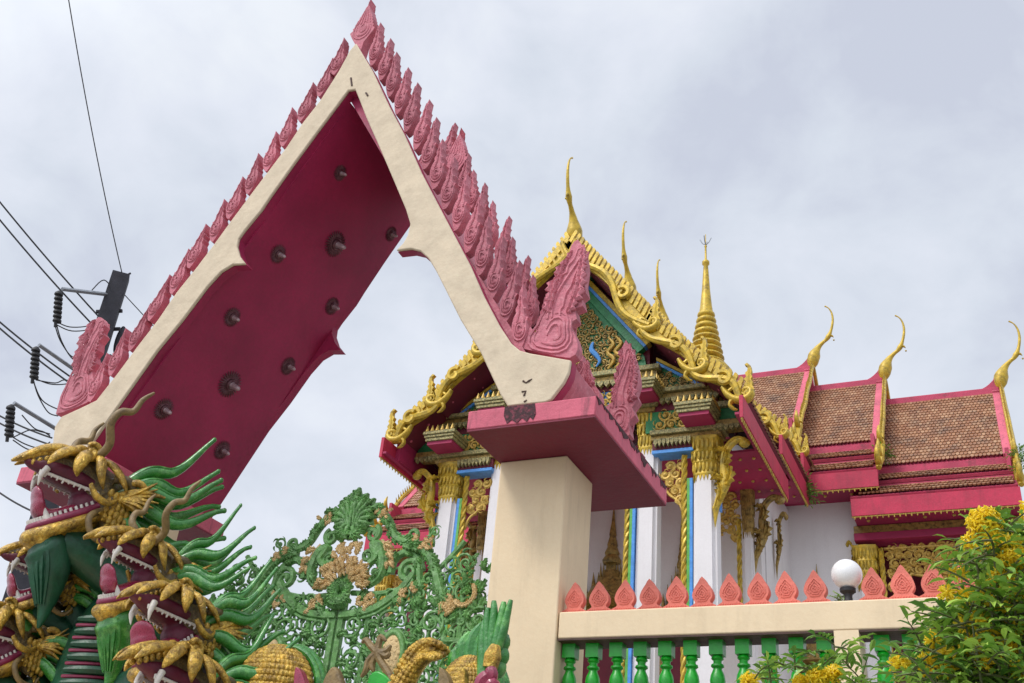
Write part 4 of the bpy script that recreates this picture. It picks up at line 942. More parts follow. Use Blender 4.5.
    # lower field
    fld = [(.1, 3.6), (1.86, 3.6), (1.86, 4.4), (1.5, 4.75), (1.4, 5.1), (1.2, 4.98), (.95, 4.8), (.5, 4.66), (.1, 4.68)]
    mb = G('field_scrolls', s); pl = [(XC+s*u, z) for u, z in fld]; scrolls(mb, pl, YG+.015, .215, tr=.013, seed=50+s)
    mb = G('lower_scrolls', s); scrolls(mb, [(XC+s*u, z) for u, z in ((.1, 3.2), (1.86, 3.2), (1.86, 3.6), (.1, 3.6))], YG+.01, .24, tr=.013, seed=60+s)
    mb = G('upper_scrolls', s); scrolls(mb, [(XC+s*u, z) for u, z in ((.1, 4.86), (.45, 4.88), (.85, 5.05), (1.1, 5.3), (1.0, 5.45), (.75, 5.2), (.7, 5.0), (.3, 4.95))], YG+.02, .15, tr=.011, seed=70+s)
    mb.tube([(XC+s*u, YG+.02, z) for u, z in spl2([(.1, 4.87), (.45, 4.91), (.75, 5.02), (.9, 5.2), (1.0, 5.38)], 4)], .014, 6); mb = G('curl_lattice', s); scrolls(mb, pl, YG-.02, .165, tr=.012, seed=90+s, leaves=False)
    for q in range(52):
        u, z = random.uniform(.12, 1.8), random.uniform(3.6, 4.75)
        if inside((XC+s*u, z), pl): gl('scroll_leaves', s, (u, z), random.uniform(0, 2*PI), random.uniform(.1, .19), -.03, .5, .3)
    for c, r in ((.2, .13), (.62, .15), (1.12, .14), (1.62, .14)):
        volute(s, (c, 4.36), r, 1.5, random.uniform(0, 6), .018, 1, y=-.03); volute(s, (c+.05, 4.0), r, 1.5, random.uniform(0, 6), .018, -1, y=-.03)
    # oval medallion
    mz = gp(556, 600)
    ring = [(XC+s*(mz[0]+.13*math.cos(t)), YG-.05, mz[1]+.23*math.sin(t)) for t in [2*PI*i/28 for i in range(28)]]
    G('medallion_ring', s).tube(ring, .03, 7, closed=True)
    ring = [(XC+s*(mz[0]+.16*math.cos(t)), YG-.03, mz[1]+.27*math.sin(t)) for t in [2*PI*i/28 for i in range(28)]]
    G('medallion_ring', s).tube(ring, .014, 6, closed=True)
    G('medallion', s).ell((XC+s*mz[0], YG-.04, mz[1]), (.12, .05, .22), nu=24, nv=14)
    for i in range(26): t = i*2.4; q = .02*math.sqrt(i); G('medallion', s).ell((XC+s*(mz[0]+q*math.cos(t)), YG-.085+q*.2, mz[1]+q*1.7*math.sin(t)), (.02, .015, .026), nu=6, nv=5)
    # side panel next to the pillar: rails, ring and leaf sprig
    for zz in (gp(780, 482)[1], gp(780, 545)[1]): gt('frame_bar', s, [(gp(725, 478)[0], zz), (2.12, zz-.01)], .035)
    ar = [gp(640, 515), gp(655, 480), gp(690, 470), gp(712, 500), gp(716, 560)]; gt('frame_bar', s, ar, .028)
    c = gp(790, 400); G('frame_bar', s).tube([(XC+s*(c[0]+.14*math.cos(t)), YG, c[1]+.14*math.sin(t)) for t in [2*PI*i/24 for i in range(24)]], .022, 6, closed=True)
    for i in range(9):
        b_ = (c[0]-.04+.03*i*.4, c[1]+.0+.045*i); gl('scroll_leaves', s, b_, 1.1+(1 if i % 2 else -1)*.7, .14-.006*i, -.04, .45, .2)
    for i in range(10): a = -2.6+i*.3; gl('gilt_leaves', s, (c[0]+.1*math.cos(a), c[1]+.1*math.sin(a)), a+1.2, .09, -.05, .5, .3)
    for cc in ((gp(760, 515)[0], gp(760, 515)[1]), (gp(800, 515)[0], gp(800, 515)[1])): volute(s, cc, .085, 1.4, 1, .02, 1 if cc[0] < 2 else -1)
    sp = [(1.5, 3.7), (1.62, 4.2), (1.6, 4.7), (1.72, 5.05)]; acanthus(s, sp, .2, .1, seed=9)
root = {}
for s in (1, -1):
    lf = G('frame_bar', s).build('gate_leaf', 'gate_green', ig); root[s] = lf
    for (part, s2), mb in GL.items():
        if s2 != s or part == 'frame_bar': continue
        mt = 'gate_gold' if part in ('gilt_leaves', 'medallion') else 'gate_green'
        mb.build(part, mt, lf, angle=60)
# ================================================================== many-headed naga statue in front of the left pillar
def sculpt(mb, name, mat, vox=.014, smooth=4):              # fuse overlapping lumps into one carved surface
    me = bpy.data.meshes.new('tmp'); me.from_pydata([tuple(p) for p in mb.v], [], mb.f)
    bm = bmesh.new(); bm.from_mesh(me); bmesh.ops.recalc_face_normals(bm, faces=bm.faces); bm.to_mesh(me); bm.free()
    o = bpy.data.objects.new('tmp', me); COL.objects.link(o)
    r = o.modifiers.new('r', 'REMESH'); r.mode = 'VOXEL'; r.voxel_size = vox
    q = o.modifiers.new('s', 'SMOOTH'); q.iterations = smooth; q.factor = .5
    dg = bpy.context.evaluated_depsgraph_get(); ev = o.evaluated_get(dg)
    out = bpy.data.meshes.new_from_object(ev); out.name = name
    bpy.data.objects.remove(o); out.materials.clear(); out.materials.append(MAT[mat]); out.shade_smooth()
    return out
NX, NY = -7.75, 7.0
naga = thing('naga_statue', (NX, NY, 0), 'many headed gold and green naga statue with gaping maroon mouths and wavy green manes', 'statue')
# ---- head prototype: +X forward, +Z up, about 1 long
h = MB()
h.ell((.14, 0, .10), (.24, .18, .18)); h.ell((.02, 0, .02), (.16, .17, .2))
h.tube(spline([(.1, 0, .17), (.38, 0, .23), (.66, 0, .21), (.86, 0, .15)], 4), [.16, .14, .1, .05], 10)
for s in (1, -1):
    h.ell((.04, s*.18, .0), (.12, .07, .12)); h.ell((-.04, s*.16, -.14), (.12, .07, .1))
    h.tube(spline([(.12, s*.19, .22), (.0, s*.23, .24), (-.1, s*.21, .18), (-.12, s*.19, .06)], 4), [.045, .045, .045, .03], 7)
head = bpy.data.objects.new('head', sculpt(h, 'head', 'bronze', .014, 3)); COL.objects.link(head); head.parent = naga; head.matrix_parent_inverse = world_of(naga).inverted()
def sub(mb, name, mat, vox=None, sm=3, angle=60):
    if vox:
        o = bpy.data.objects.new(name, sculpt(mb, name, mat, vox, sm)); COL.objects.link(o); o.parent = head
    else: o = mb.build(name, mat, head, angle=angle, local=True)
    return o
HG = V((.06, 0, -.08)); JA = R(38)                            # jaw hinge and gape
JM = M.Translation(HG) @ M.Rotation(JA, 4, 'Y')
def jt(mb): mb.v = [tuple(JM @ V(p)) for p in mb.v]; return mb
m = MB(); m.ell((.42, 0, .13), (.46, .16, .10)); m.ell((.2, 0, -.04), (.2, .16, .16)); m.ell((.8, 0, .12), (.14, .07, .05))
sub(m, 'palate', 'mouth', .02, 4)
m = MB(); U = spline([(-.05, .16, 0), (.2, .185, -.01), (.45, .165, -.01), (.6, .1, 0), (.66, 0, .01), (.6, -.1, 0), (.45, -.165, -.01), (.2, -.185, -.01), (-.05, -.16, 0)], 5)
m.tube(U, [.05, .055, .06, .065, .07, .065, .06, .055, .05], 9); m.ell((.58, 0, -.05), (.11, .12, .08)); m.ell((.3, 0, -.05), (.3, .15, .07)); m.ell((.56, .1, -.06), (.07, .06, .06)); m.ell((.56, -.1, -.06), (.07, .06, .06))
sub(jt(m), 'lower_jaw', 'naga_gold', .014, 3)
m = MB(); G2 = [p*.93+V((.01, 0, .075)) for p in U]; m.tube(G2, .042, 8); m.ell((.28, 0, .04), (.3, .13, .03)); sub(jt(m), 'gum', 'gum')
m = MB(); m.tube([p+V((0, 0, .012)) for p in G2[3:-3]], .014, 5)
for i in range(3, len(G2)-3):
    p = G2[i]; m.cone(p+V((0, 0, .005)), p+V((.006, 0, .07)), .021, .012, 7)
sub(jt(m), 'lower_teeth', 'tooth')
for s in (1, -1):
    m = MB(); m.cone(V((.5, s*.125, .09)), V((.51, s*.115, .24)), .036, .006, 8); sub(jt(m), 'fang', 'tooth')
    m = MB(); m.tube(spline([(.72, s*.11, .1), (.745, s*.115, .02), (.73, s*.105, -.07)], 4), [.034, .026, .004], 8); sub(m, 'fang', 'tooth')
    m = MB(); m.tube([(.2+.07*i, s*(.16-.008*i), .06) for i in range(9)], .015, 5)
    for i in range(11): x = .2+.056*i; y = s*(.16-.0065*i); m.cone((x, y, .065), (x+.006, y, .022+.008*(i % 3)), .017, .008, 7)
    sub(m, 'upper_teeth', 'tooth')
m = MB(); T_ = spline([(.05, 0, .08), (.24, 0, .13), (.38, 0, .13), (.49, 0, .16), (.53, 0, .25), (.51, 0, .34)], 5)
m.tube(T_, [.09, .13, .14, .14, .13, .07], 12, flat=.42, up=(0, 0, 1)); m.ell((.515, 0, .32), (.04, .15, .12)); m.ell((.52, 0, .25), (.05, .16, .1)); m.ell((.36, 0, .14), (.16, .13, .045)); sub(jt(m), 'tongue', 'tongue', .014, 4)
for s in (1, -1):
    m = MB(); m.ell((.3, s*.2, .26), .045, nu=14, nv=10); sub(m, 'eye', 'black')
    m = MB(); m.tube(spline([(.38, s*.15, .32), (.36, s*.25, .44), (.46, s*.32, .58), (.44, s*.36, .70), (.34, s*.38, .76), (.32, s*.40, .89), (.26, s*.42, 1.0)], 6), [.045, .042, .04, .036, .032, .026, .012], 9); sub(m, 'horn', 'horn')
    m = MB()
    for i in range(7):
        a = -.5+i*.2; m.tube(spline([(.0, s*.2, .06), (-.14, s*(.29+.03*math.sin(i)), .08+.14*math.sin(a)), (-.34+.03*abs(i-3), s*.34, .1+.3*math.sin(a))], 4), [.03, .04, .008], 6, flat=.7)
    m.tube(spline([(.02, s*.2, .1), (-.15, s*.28, .18), (-.38, s*.34, .2)], 4), [.03, .035, .01], 6)
    sub(m, 'ear_fan', 'naga_gold')
    m = MB(); m.tube(spline([(.1, s*.2, -.08), (.2, s*.27, -.2), (.12, s*.3, -.34), (-.05, s*.28, -.36), (-.12, s*.27, -.26)], 5), [.03, .034, .03, .026, .01], 7); sub(m, 'whisker', 'horn')
# gilded crest of the face: snout ridge, knotted brow and overlapping drooping petals, left crisp
g = MB()
def petal(pl, w, s=1, fl=.6): g.tube(spline([(x, s*y, z) for x, y, z in pl], 5), [w*q for q in (.4, .85, 1.0, .95, .7, .12)], 9, flat=fl, up=(0, s*.7, .7))
g.tube(spline([(.3, 0, .30), (.5, 0, .31), (.72, 0, .27), (.92, 0, .19), (1.08, 0, .07)], 5), [.05, .085, .08, .06, .012], 10)
g.ell((.40, 0, .37), (.12, .12, .09), nu=16, nv=10); g.ell((.27, 0, .35), (.08, .1, .06)); g.ell((.52, .0, .35), (.07, .07, .045))
for s in (1, -1):
    g.tube([(.42+p[0], s*.1+s*.03, .37+p[2]) for p in spiral((0, 0, 0), .085, 1.3, .5, .2, 20, 1)], [.025, .03, .022], 7)
    petal([(.5, .05, .34), (.70, .11, .31), (.90, .14, .21), (1.02, .12, .09)], .048, s)
    petal([(.48, .08, .35), (.62, .17, .30), (.74, .22, .19), (.79, .21, .09)], .056, s)
    petal([(.42, .1, .36), (.48, .22, .29), (.52, .275, .17), (.49, .27, .07)], .072, s)
    petal([(.36, .1, .36), (.33, .22, .30), (.29, .28, .18), (.20, .27, .06)], .06, s)
    petal([(.3, .1, .36), (.2, .2, .31), (.07, .25, .22), (-.04, .25, .12)], .05, s)
    petal([(.62, .04, .33), (.69, .10, .31), (.75, .14, .23)], .035, s); petal([(.44, .08, .39), (.56, .13, .36), (.63, .19, .26)], .04, s); petal([(.38, .09, .40), (.41, .17, .36), (.42, .23, .26)], .036, s)
    g.tube(spline([(.34, s*.28, .06), (.24, s*.285, -.02), (.1, s*.27, -.03), (.02, s*.25, .04)], 5), [.02, .032, .03, .012], 7)
    for q in range(6): g.ell((.64+.05*q, s*(.10-.012*q), .27-.03*q), (.03, .02, .03), nu=8, nv=6)
    for r_ in range(4):                                     # rows of cheek scales
        for q in range(5): g.ell((.10-.055*q-.01*r_, s*(.215+.012*math.sin(q)), .08-.07*r_-.012*q), (.034, .022, .042), nu=8, nv=6)
    for i in range(6): g.cone((.1-.05*i, s*.19, -.1-.035*i), (.15-.05*i, s*.31, -.15-.04*i), .03, .006, 6)
    g.tube(spline([(.0, s*.2, .2), (-.1, s*.26, .24), (-.2, s*.26, .2), (-.18, s*.24, .12), (-.1, s*.24, .12)], 5), [.03, .035, .03, .025, .015], 7)
sub(g, 'gilded_face', 'naga_gold', angle=70)
# pointed green beard under the jaw
m = MB(); m.tube(spline([(.5, 0, -.42), (.38, 0, -.5), (.24, 0, -.7), (.16, 0, -.95), (.14, 0, -1.12)], 5), [.10, .2, .17, .07, .01], 14)
for i in range(9):
    a = PI*(.1+.1*i); c, s_ = math.cos(a), math.sin(a); m.tube(spline([(.42+.15*s_*.4, .17*c, -.5), (.28+.16*s_, .17*c, -.68), (.18+.07*s_, .08*c, -.95)], 4), [.02, .024, .01], 5)
sub(m, 'beard', 'naga_green')
m = MB(); m.tube(spline([(.3, 0, -.42), (.1, 0, -.42), (-.2, 0, -.5), (-.5, .1, -.62)], 5), [.16, .17, .16, .14], 12); sub(m, 'throat', 'naga_dark')
# wavy mane tendrils
def tendril(y, z, dy, dz, L, ph, r=.056, amp=.12, fork=False):
    pts = []; rad = []
    for i in range(15):
        t = i/14; w_ = math.sin(t*2*PI*1.15+ph)*amp*(.25+.75*t)
        pts.append(V((-.02-L*t, y+dy*t, z+dz*t+w_))); rad.append(r*(.8+.4*math.sin(PI*min(1, t*1.1))**.7)*(1-.5*t**1.6))
    m = MB(); m.tube(pts, rad, 10); m.ell(pts[-1], rad[-1]*1.15, nu=8, nv=6)
    for q in (-1, 1): m.tube([p+V((0, q*r_*.75, r_*.72)) for p, r_ in zip(pts, rad)], [x*.16 for x in rad], 5)
    if fork: m.tube(spline([pts[6], pts[8]+V((0, .02, .12)), pts[10]+V((0, .03, .22))], 4), [.06, .05, .03], 8)
    return m
TD = [(.0, .24, .0, .62, .66, .2), (-.1, .2, -.12, .46, .8, .5), (.1, .2, .14, .44, .74, .1), (-.14, .1, -.2, .26, .9, .7), (.14, .1, .2, .24, .84, .3), (.0, .12, .02, .34, .95, .9), (-.13, .0, -.24, .08, 1.0, .2), (.13, .0, .24, .06, .9, .6), (0, -.06, 0, .02, 1.05, .4), (-.12, -.12, -.16, -.12, .9, .0), (.12, -.12, .16, -.14, .85, .8)]
mane0 = [sub(tendril(*t), 'mane_tendril', 'naga_green') for t in TD]
def orient(o, loc, f, roll=0, sc=1, flip=1):
    f = V(f).normalized(); up = V((0, 0, 1)); y = up.cross(f).normalized(); z = f.cross(y)
    m3 = M((f, y, z)).transposed() @ M.Rotation(roll, 3, 'X')
    o.location = loc; o.rotation_euler = m3.to_euler(); o.scale = (sc*.88, sc*flip, sc)
def jitter_mane(hd, seed, g=0):
    rnd0 = random.Random(seed*7)
    for c in hd.children:
        if c.name.startswith('gilded_face'): c.scale = (rnd0.uniform(.94, 1.06), rnd0.uniform(.94, 1.08), rnd0.uniform(.92, 1.1))
        if c.name.startswith('horn'): c.rotation_euler = (rnd0.uniform(-.12, .12), rnd0.uniform(-.15, .12), 0)
    rnd = random.Random(seed)
    for c in hd.children:
        if c.name.startswith('mane_tendril'): c.rotation_euler = (rnd.uniform(-.2, .2), rnd.uniform(-.12, .12), g+rnd.uniform(-.15, .15)); k_ = rnd.uniform(.85, 1.12)*(1 if seed < 6 else .82); c.scale = (k_, 1, 1)
HEADS = [((108, 512), 7.05, (-.48, -.87, .14), 1.08, .0, -.1), ((66, 588), 7.15, (-.5, -.84, .1), .8, 0, .2), ((26, 656), 7.0, (-.35, -.9, .06), .85, .1, -.2),
         ((164, 586), 6.85, (-.3, -.94, .14), .86, -.06, .5), ((194, 642), 6.5, (-.12, -.98, .10), .86, .1, -.5), ((202, 712), 6.3, (-.1, -.98, .12), .86, .02, .5)]
hs = [head]+[copy_tree(head) for _ in HEADS[1:]]
necks = []
for i, (o, (px, Y, f, sc, rl, g)) in enumerate(zip(hs, HEADS)):
    p = WY(px[0], px[1], Y); orient(o, p, f, rl, sc, -1 if i % 2 else 1); jitter_mane(o, i+3, g)
    fv = V(f).normalized(); necks.append((p-fv*.1*sc-V((0, 0, .2*sc)), p-fv*.45*sc-V((0, 0, .55*sc)), sc))
for hd_ in (hs[2], hs[4], hs[5]):                            # these three heads carry no long horns
    for ch in list(hd_.children):
        if ch.name.startswith('horn'): bpy.data.objects.remove(ch)
for hd_ in (hs[0],):
    for ch in hd_.children:
        if ch.name.startswith('beard'): ch.data = ch.data.copy(); ch.data.materials[0] = MAT['naga_dark']
c0 = WY(100, 665, 7.35)
for (a, b_, sc) in necks:
    m = MB(); m.tube(spline([a, b_, (b_+V((c0.x, c0.y, c0.z-.3)))/2+V((0, .05, -.1)), V((c0.x, c0.y, c0.z-.9))], 6), [.17*sc, .19*sc, .24, .3], 14); m.build('neck', 'naga_dark', naga)
m = MB(); m.tube(spline([c0+V((0, .1, .7)), c0+V((.0, .1, .2)), c0+V((.02, .12, -.8)), V((c0.x, c0.y+.2, 1.0)), V((c0.x, c0.y+.2, -.02))], 8), [.2, .42, .5, .55, .7], 20); m.build('trunk', 'naga_dark', naga)
m = MB()                                                    # belly plates: green bands edged in red
for i in range(14):
    z = c0.z+.3-i*.11; m.tube([(c0.x+.06+.40*math.cos(a), c0.y-.0+.47*math.sin(a), z+.02*math.cos(a*2)) for a in [R(-85+6*k) for k in range(13)]], [.03, .05, .055, .05, .03], 8, flat=.8)
m.build('belly_plates', 'naga_dark', naga)
m = MB()
for i in range(14):
    z = c0.z+.245-i*.11; m.tube([(c0.x+.06+.412*math.cos(a), c0.y+.482*math.sin(a), z+.02*math.cos(a*2)) for a in [R(-85+6*k) for k in range(13)]], .016, 6)
m.build('belly_plate_edges', 'gum', naga)
# ================================================================== second dragon statue at the foot of the gate
DY = 6.6
def d(x, y, Y=DY): return WY(x, y, Y)
dr = thing('dragon_statue', (d(400, 683).x, DY+.3, 0), 'lower dragon statue with scaled golden domes and upright green crest before the iron gate', 'statue')
def dome(px, rx, ry, Y, spikes):
    c = d(*px, Y); u = (d(px[0]+10, px[1], Y)-c).length/10; z = abs(d(px[0], px[1]-10, Y).z-c.z)/10
    a, b_ = rx*u, ry*z; m = MB(); m.ell(c, (a, a*.8, b_), nu=28, nv=18)
    for i in range(1, 13):
        th = PI*i/22; n_ = max(5, int(2*PI*math.sin(th)*9))
        for j in range(n_):
            ph = 2*PI*(j+.5*(i % 2))/n_; q = V((a*math.sin(th)*math.cos(ph), a*.8*math.sin(th)*math.sin(ph), b_*math.cos(th)))
            m.ell(c+q, (a*.11, a*.09, b_*.1), nu=7, nv=5)
    m.build('scaled_hood', 'naga_gold', dr)
    m = MB(); Pn = [c+V((a*1.12*math.cos(t), .1, b_*1.1*math.sin(t))) for t in [PI*i/20 for i in range(21)]]
    m.tube(Pn, [.025, .035, .025], 9); m.tube([p+V((0, .06, -.0)) for p in Pn], [.04, .05, .04], 9)
    for k in spikes:
        t = R(k); b0 = c+V((a*1.1*math.cos(t), .12, b_*1.08*math.sin(t))); e = b0+V((math.cos(t)*.12+.10, 0, math.sin(t)*.16+.12)); m.tube(spline([b0, (b0+e)/2+V((-.02, 0, .03)), e], 4), [.06, .05, .008], 8)
    m.build('hood_fringe', 'naga_green', dr)
dome((272, 692), 33, 44, 6.7, []); dome((467, 694), 25, 36, 6.5, (90, 108, 126, 145))
def pleaf(pts, Y, mt, name, t=.035):
    m = MB(); P = [(d(x, y, Y).x, d(x, y, Y).z) for x, y in pts]; P = spl2(P+[P[0]], 3)[:-1]; m.prism(P, Y-t, Y+t); return m.build(name, mt, dr, bevel=.015)
pleaf([(296,690),(297,674),(299,668),(304,674),(308,690)], 6.4, 'tongue', 'ear'); pleaf([(322,692),(328,676),(336,667),(342,676),(344,692)], 6.35, 'horn', 'ear')
pleaf([(440,690),(441,676),(442,668),(449,676),(452,690)], 6.2, 'horn', 'ear'); pleaf([(455,690),(458,680),(465,668),(467,678),(466,690)], 6.2, 'naga_gold', 'ear')
pleaf([(268,668),(276,658),(284,654),(291,650),(290,660),(289,672),(280,676)], 6.9, 'gate_green', 'leaf_fin'); pleaf([(368,690),(372,676),(380,672),(390,678),(398,690)], 6.6, 'rail_green', 'leaf_fin')
m = MB(); P = spline([d(396, 700), d(407, 676), d(418, 659), d(430, 651), d(438, 653)], 8); m.tube(P, [.09, .085, .08, .075, .06], 10)
for i, p in enumerate(P):
    for j in range(7): a = j*.9+i*.45; m.ell(p+V((.075*math.cos(a), -.075*abs(math.sin(a)), .075*math.sin(a)*.7)), .024, nu=6, nv=5)
m.build('scaled_neck', 'naga_gold', dr)
m = MB(); m.tube(spline([d(400, 700), d(390, 676), d(380, 660), d(377, 652)], 5), [.04, .03, .028, .035], 8)
for pl in ([(377,652),(371,646),(366,640),(362,643)],[(377,652),(379,643),(381,637),(386,641)],[(378,652),(386,651),(391,645)],[(377,653),(369,660),(366,670),(361,677)],[(377,653),(372,664),(374,672)],[(377,650),(386,656),(390,652)]):
    m.tube(spline([d(x, y) for x, y in pl], 4), [.03, .026, .024, .01], 7)
m.build('antler', 'horn', dr)
m = MB()
for pl, r in (([(486,700),(484,670),(483,640),(485,621)], .045), ([(487,680),(488,650),(487,625),(488,608)], .038), ([(489,680),(492,640),(494,615),(494,601)], .036), ([(490,670),(497,640),(502,615),(504,602)], .036), ([(492,660),(502,635),(507,615),(511,600)], .032)):
    m.tube(spline([d(x, y, 6.3) for x, y in pl], 6), [r*1.0, r*1.1, r*.95, r*.75, r*.45], 9)
for x, y in ((502, 642), (501, 656), (498, 668)): m.ell(d(x, y, 6.35), (.06, .05, .07), nu=10, nv=7)
m.build('crest', 'naga_green', dr)
m = MB(); m.tube(spline([d(496, 645, 6.25), d(493, 656, 6.25), d(490, 668, 6.25)], 4), [.03, .06, .05], 8); m.build('crest_inlay', 'naga_gold', dr)
m = MB()
for pl in ([(478,700),(484,682),(491,675),(490,668)],[(486,700),(492,686),(497,680)]): m.tube(spline([d(x, y, 6.1) for x, y in pl], 5), [.05, .06, .05, .03], 8)
m.build('tongue', 'tongue', dr)
m = MB(); c = d(440, 720, 6.75); m.tube(spline([c, c+V((0, .1, -.8)), V((c.x, c.y+.1, 1.2)), V((c.x, c.y+.1, -.02))], 6), [.35, .45, .5, .65], 18); c2 = d(280, 730, 6.85); m.tube(spline([c2, c2+V((.3, 0, -.7)), V((c.x-.1, c.y+.1, 1.3))], 6), [.3, .34, .4], 16); m.build('trunk', 'naga_dark', dr)
# ================================================================== flowering shrubs and weeds
def leafmat(name, a, b_, tr=.25):
    m, n, bs = _nt(name); L = n.links; g = node(n, 'ShaderNodeNewGeometry').outputs['Random Per Island']
    cr = n.nodes.new('ShaderNodeValToRGB'); L.new(g, cr.inputs[0]); e = cr.color_ramp.elements
    e[0].color = (*a, 1); e[1].color = (*b_, 1); L.new(cr.outputs[0], bs.inputs['Base Color']); bs.inputs['Roughness'].default_value = .42
    t = n.nodes.new('ShaderNodeBsdfTranslucent'); L.new(cr.outputs[0], t.inputs[0]); mx = n.nodes.new('ShaderNodeMixShader'); mx.inputs[0].default_value = tr
    L.new(bs.outputs[0], mx.inputs[1]); L.new(t.outputs[0], mx.inputs[2]); L.new(mx.outputs[0], n.nodes['Material Output'].inputs[0]); return m
MAT['leaf'] = leafmat('fresh_green_leaves', (.14, .32, .03), (.44, .62, .10))
MAT['leaf_dark'] = leafmat('dark_green_leaves', (.07, .18, .03), (.22, .40, .06), .3)
MAT['flower'] = leafmat('yellow_petals', (.92, .66, .015), (.95, .80, .06), .35)
MAT['stem'] = paint('green_brown_stem', (.12, .13, .05), .7, .3, 10, .3, bump=.3)
MAT['leaf_red'] = leafmat('dark_red_leaves', (.12, .01, .02), (.22, .02, .04), .15)
def blade(m, o, dirn, L, w, rnd, droop=.25):
    dirn = V(dirn).normalized(); sd_ = dirn.cross(V((rnd.uniform(-.5, .5), rnd.uniform(-.5, .5), 1))).normalized(); nn_ = sd_.cross(dirn)
    fold = nn_*w*.25; dn = V((0, 0, -1))*L*droop
    p = [o, o+dirn*L*.35+dn*.08, o+dirn*L*.7+dn*.4, o+dirn*L+dn]
    a = [p[1]+sd_*w*.5+fold, p[2]+sd_*w*.42+fold]; b_ = [p[1]-sd_*w*.5+fold, p[2]-sd_*w*.42+fold]
    m.add([p[0], p[1], p[2], p[3], a[0], a[1], b_[0], b_[1]], [(0, 1, 4), (1, 2, 5, 4), (2, 3, 5), (0, 6, 1), (1, 6, 7, 2), (2, 7, 3)])
def sprig(ml, ms, o, dirn, L, n, lw, rnd, droop=.3):        # pinnate spray of lance-shaped leaflets
    dirn = V(dirn).normalized(); sd_ = dirn.cross(V((rnd.uniform(-.6, .6), rnd.uniform(-.6, .6), 1))).normalized()
    pts = [o+dirn*L*t-V((0, 0, L*.25*t*t)) for t in (0, .33, .66, 1)]
    ms.tube(pts, [.005, .004, .002], 4)
    for i in range(n):
        t = .25+.75*i/n; c = o+dirn*L*t-V((0, 0, L*.25*t*t))
        for s in (1, -1): blade(ml, c, dirn*.55+sd_*s*.8+V((0, 0, rnd.uniform(-.2, .2))), lw*rnd.uniform(2.6, 3.6), lw*rnd.uniform(.8, 1.1), rnd, droop)
    blade(ml, pts[-1], dirn, lw*3.4, lw, rnd, droop)
def flowers(name, c, r, n, parent, rnd, k=1.0):
    m = MB()
    for i in range(n):
        dv = V((rnd.gauss(0, 1), rnd.gauss(0, 1)-.6, rnd.gauss(0, .8)+.2)).normalized(); o = V(c)+dv*r*rnd.uniform(.3, .9)
        s = .017*k; t1 = dv.orthogonal().normalized(); t2 = dv.cross(t1)
        vs = []; fs = []
        R0, R1 = [], []
        for j in range(5):
            a = 2*PI*j/5+rnd.uniform(-.1, .1); u = t1*math.cos(a)+t2*math.sin(a); q = t1*math.cos(a+.42)+t2*math.sin(a+.42); q2 = t1*math.cos(a-.42)+t2*math.sin(a-.42)
            b0 = len(vs); vs += [o-dv*s*1.6+u*s*.15, o+q2*s*.55, o+q*s*.55, o+u*s*1.6+dv*s*.1+q*s*.5, o+u*s*1.85-dv*s*.25, o+u*s*1.6+dv*s*.1+q2*s*.5]
            fs += [(b0, b0+1, b0+2), (b0+1, b0+5, b0+4, b0+3, b0+2)]
        m.add(vs, fs)
    return m.build(name, 'flower', parent, smooth=False)
def shrub(name, Y, outline, spots, nl, seed, label, cat, base_px, depth=.55, lw=.022, group=None):
    rnd = random.Random(seed); b0 = WY(*base_px, Y); t = thing(name, (b0.x, Y, 0), label, cat, group)
    ml, md, ms = MB(), MB(), MB(); tips = []
    xs = [p[0] for p in outline]; ys = [p[1] for p in outline]; cnt = 0
    while cnt < nl:
        x, y = rnd.uniform(min(xs), max(xs)), rnd.uniform(min(ys), max(ys))
        if not inside((x, y), outline): continue
        cnt += 1; o = WY(x, y, Y+rnd.uniform(-depth, depth))
        dv = V((rnd.gauss(0, 1), rnd.gauss(0, 1)-.3, rnd.uniform(-.3, .9)))
        sprig(ml if rnd.random() < .65 else md, ms, o, dv, rnd.uniform(.12, .22), rnd.choice((2, 3, 3, 4)), lw*rnd.uniform(.8, 1.25), rnd)
        if cnt % 6 == 0: tips.append(o)
    root = V((b0.x, Y, 0)); br = [root+V((rnd.uniform(-.1, .1), rnd.uniform(-.1, .1), 0)) for _ in range(5)]
    for i, o in enumerate(tips):
        s0 = br[i % 5]; mid = s0*.45+o*.55; mid.x = s0.x*.7+o.x*.3; mid.y = s0.y*.7+o.y*.3; ms.tube(spline([s0, mid, o], 6), [.022, .014, .004], 5)
    ml.build('fresh_foliage', 'leaf', t, smooth=False); md.build('shaded_foliage' if False else 'dark_foliage', 'leaf_dark', t, smooth=False); ms.build('stems', 'stem', t)
    for (x, y, r, n) in spots: flowers('flower_cluster', WY(x, y, Y-depth*.75), r, n, t, rnd)
    return t
shrub('flowering_shrub', 4.6, [(905,720),(908,676),(920,652),(936,640),(946,632),(958,612),(968,592),(974,566),(984,545),(994,526),(1004,520),(1016,524),(1034,540),(1075,520),(1100,600),(1100,720)],
      [(985,524,.075,60),(972,543,.04,8),(994,543,.055,14),(1018,563,.07,45),(998,581,.05,14),(1014,588,.06,30),(958,573,.035,6),(947,595,.035,7),(980,621,.035,14),(994,634,.045,24),(973,646,.045,24),(964,624,.03,5),(899,665,.035,14),(927,662,.03,10),(1030,512,.05,20),(1022,675,.06,14),(1060,600,.08,24),(1008,650,.045,18),(935,640,.03,10),(950,668,.035,12),(1005,612,.04,16),(966,598,.03,10),(1020,630,.05,20),(985,600,.03,8),(1002,560,.035,10),(960,655,.025,7),(985,665,.03,8),(1012,545,.04,12),(945,655,.025,7),(930,672,.03,8)],
      1000, 5, 'tall green shrub with clusters of yellow trumpet flowers at the right edge', 'shrub', (1010, 680))
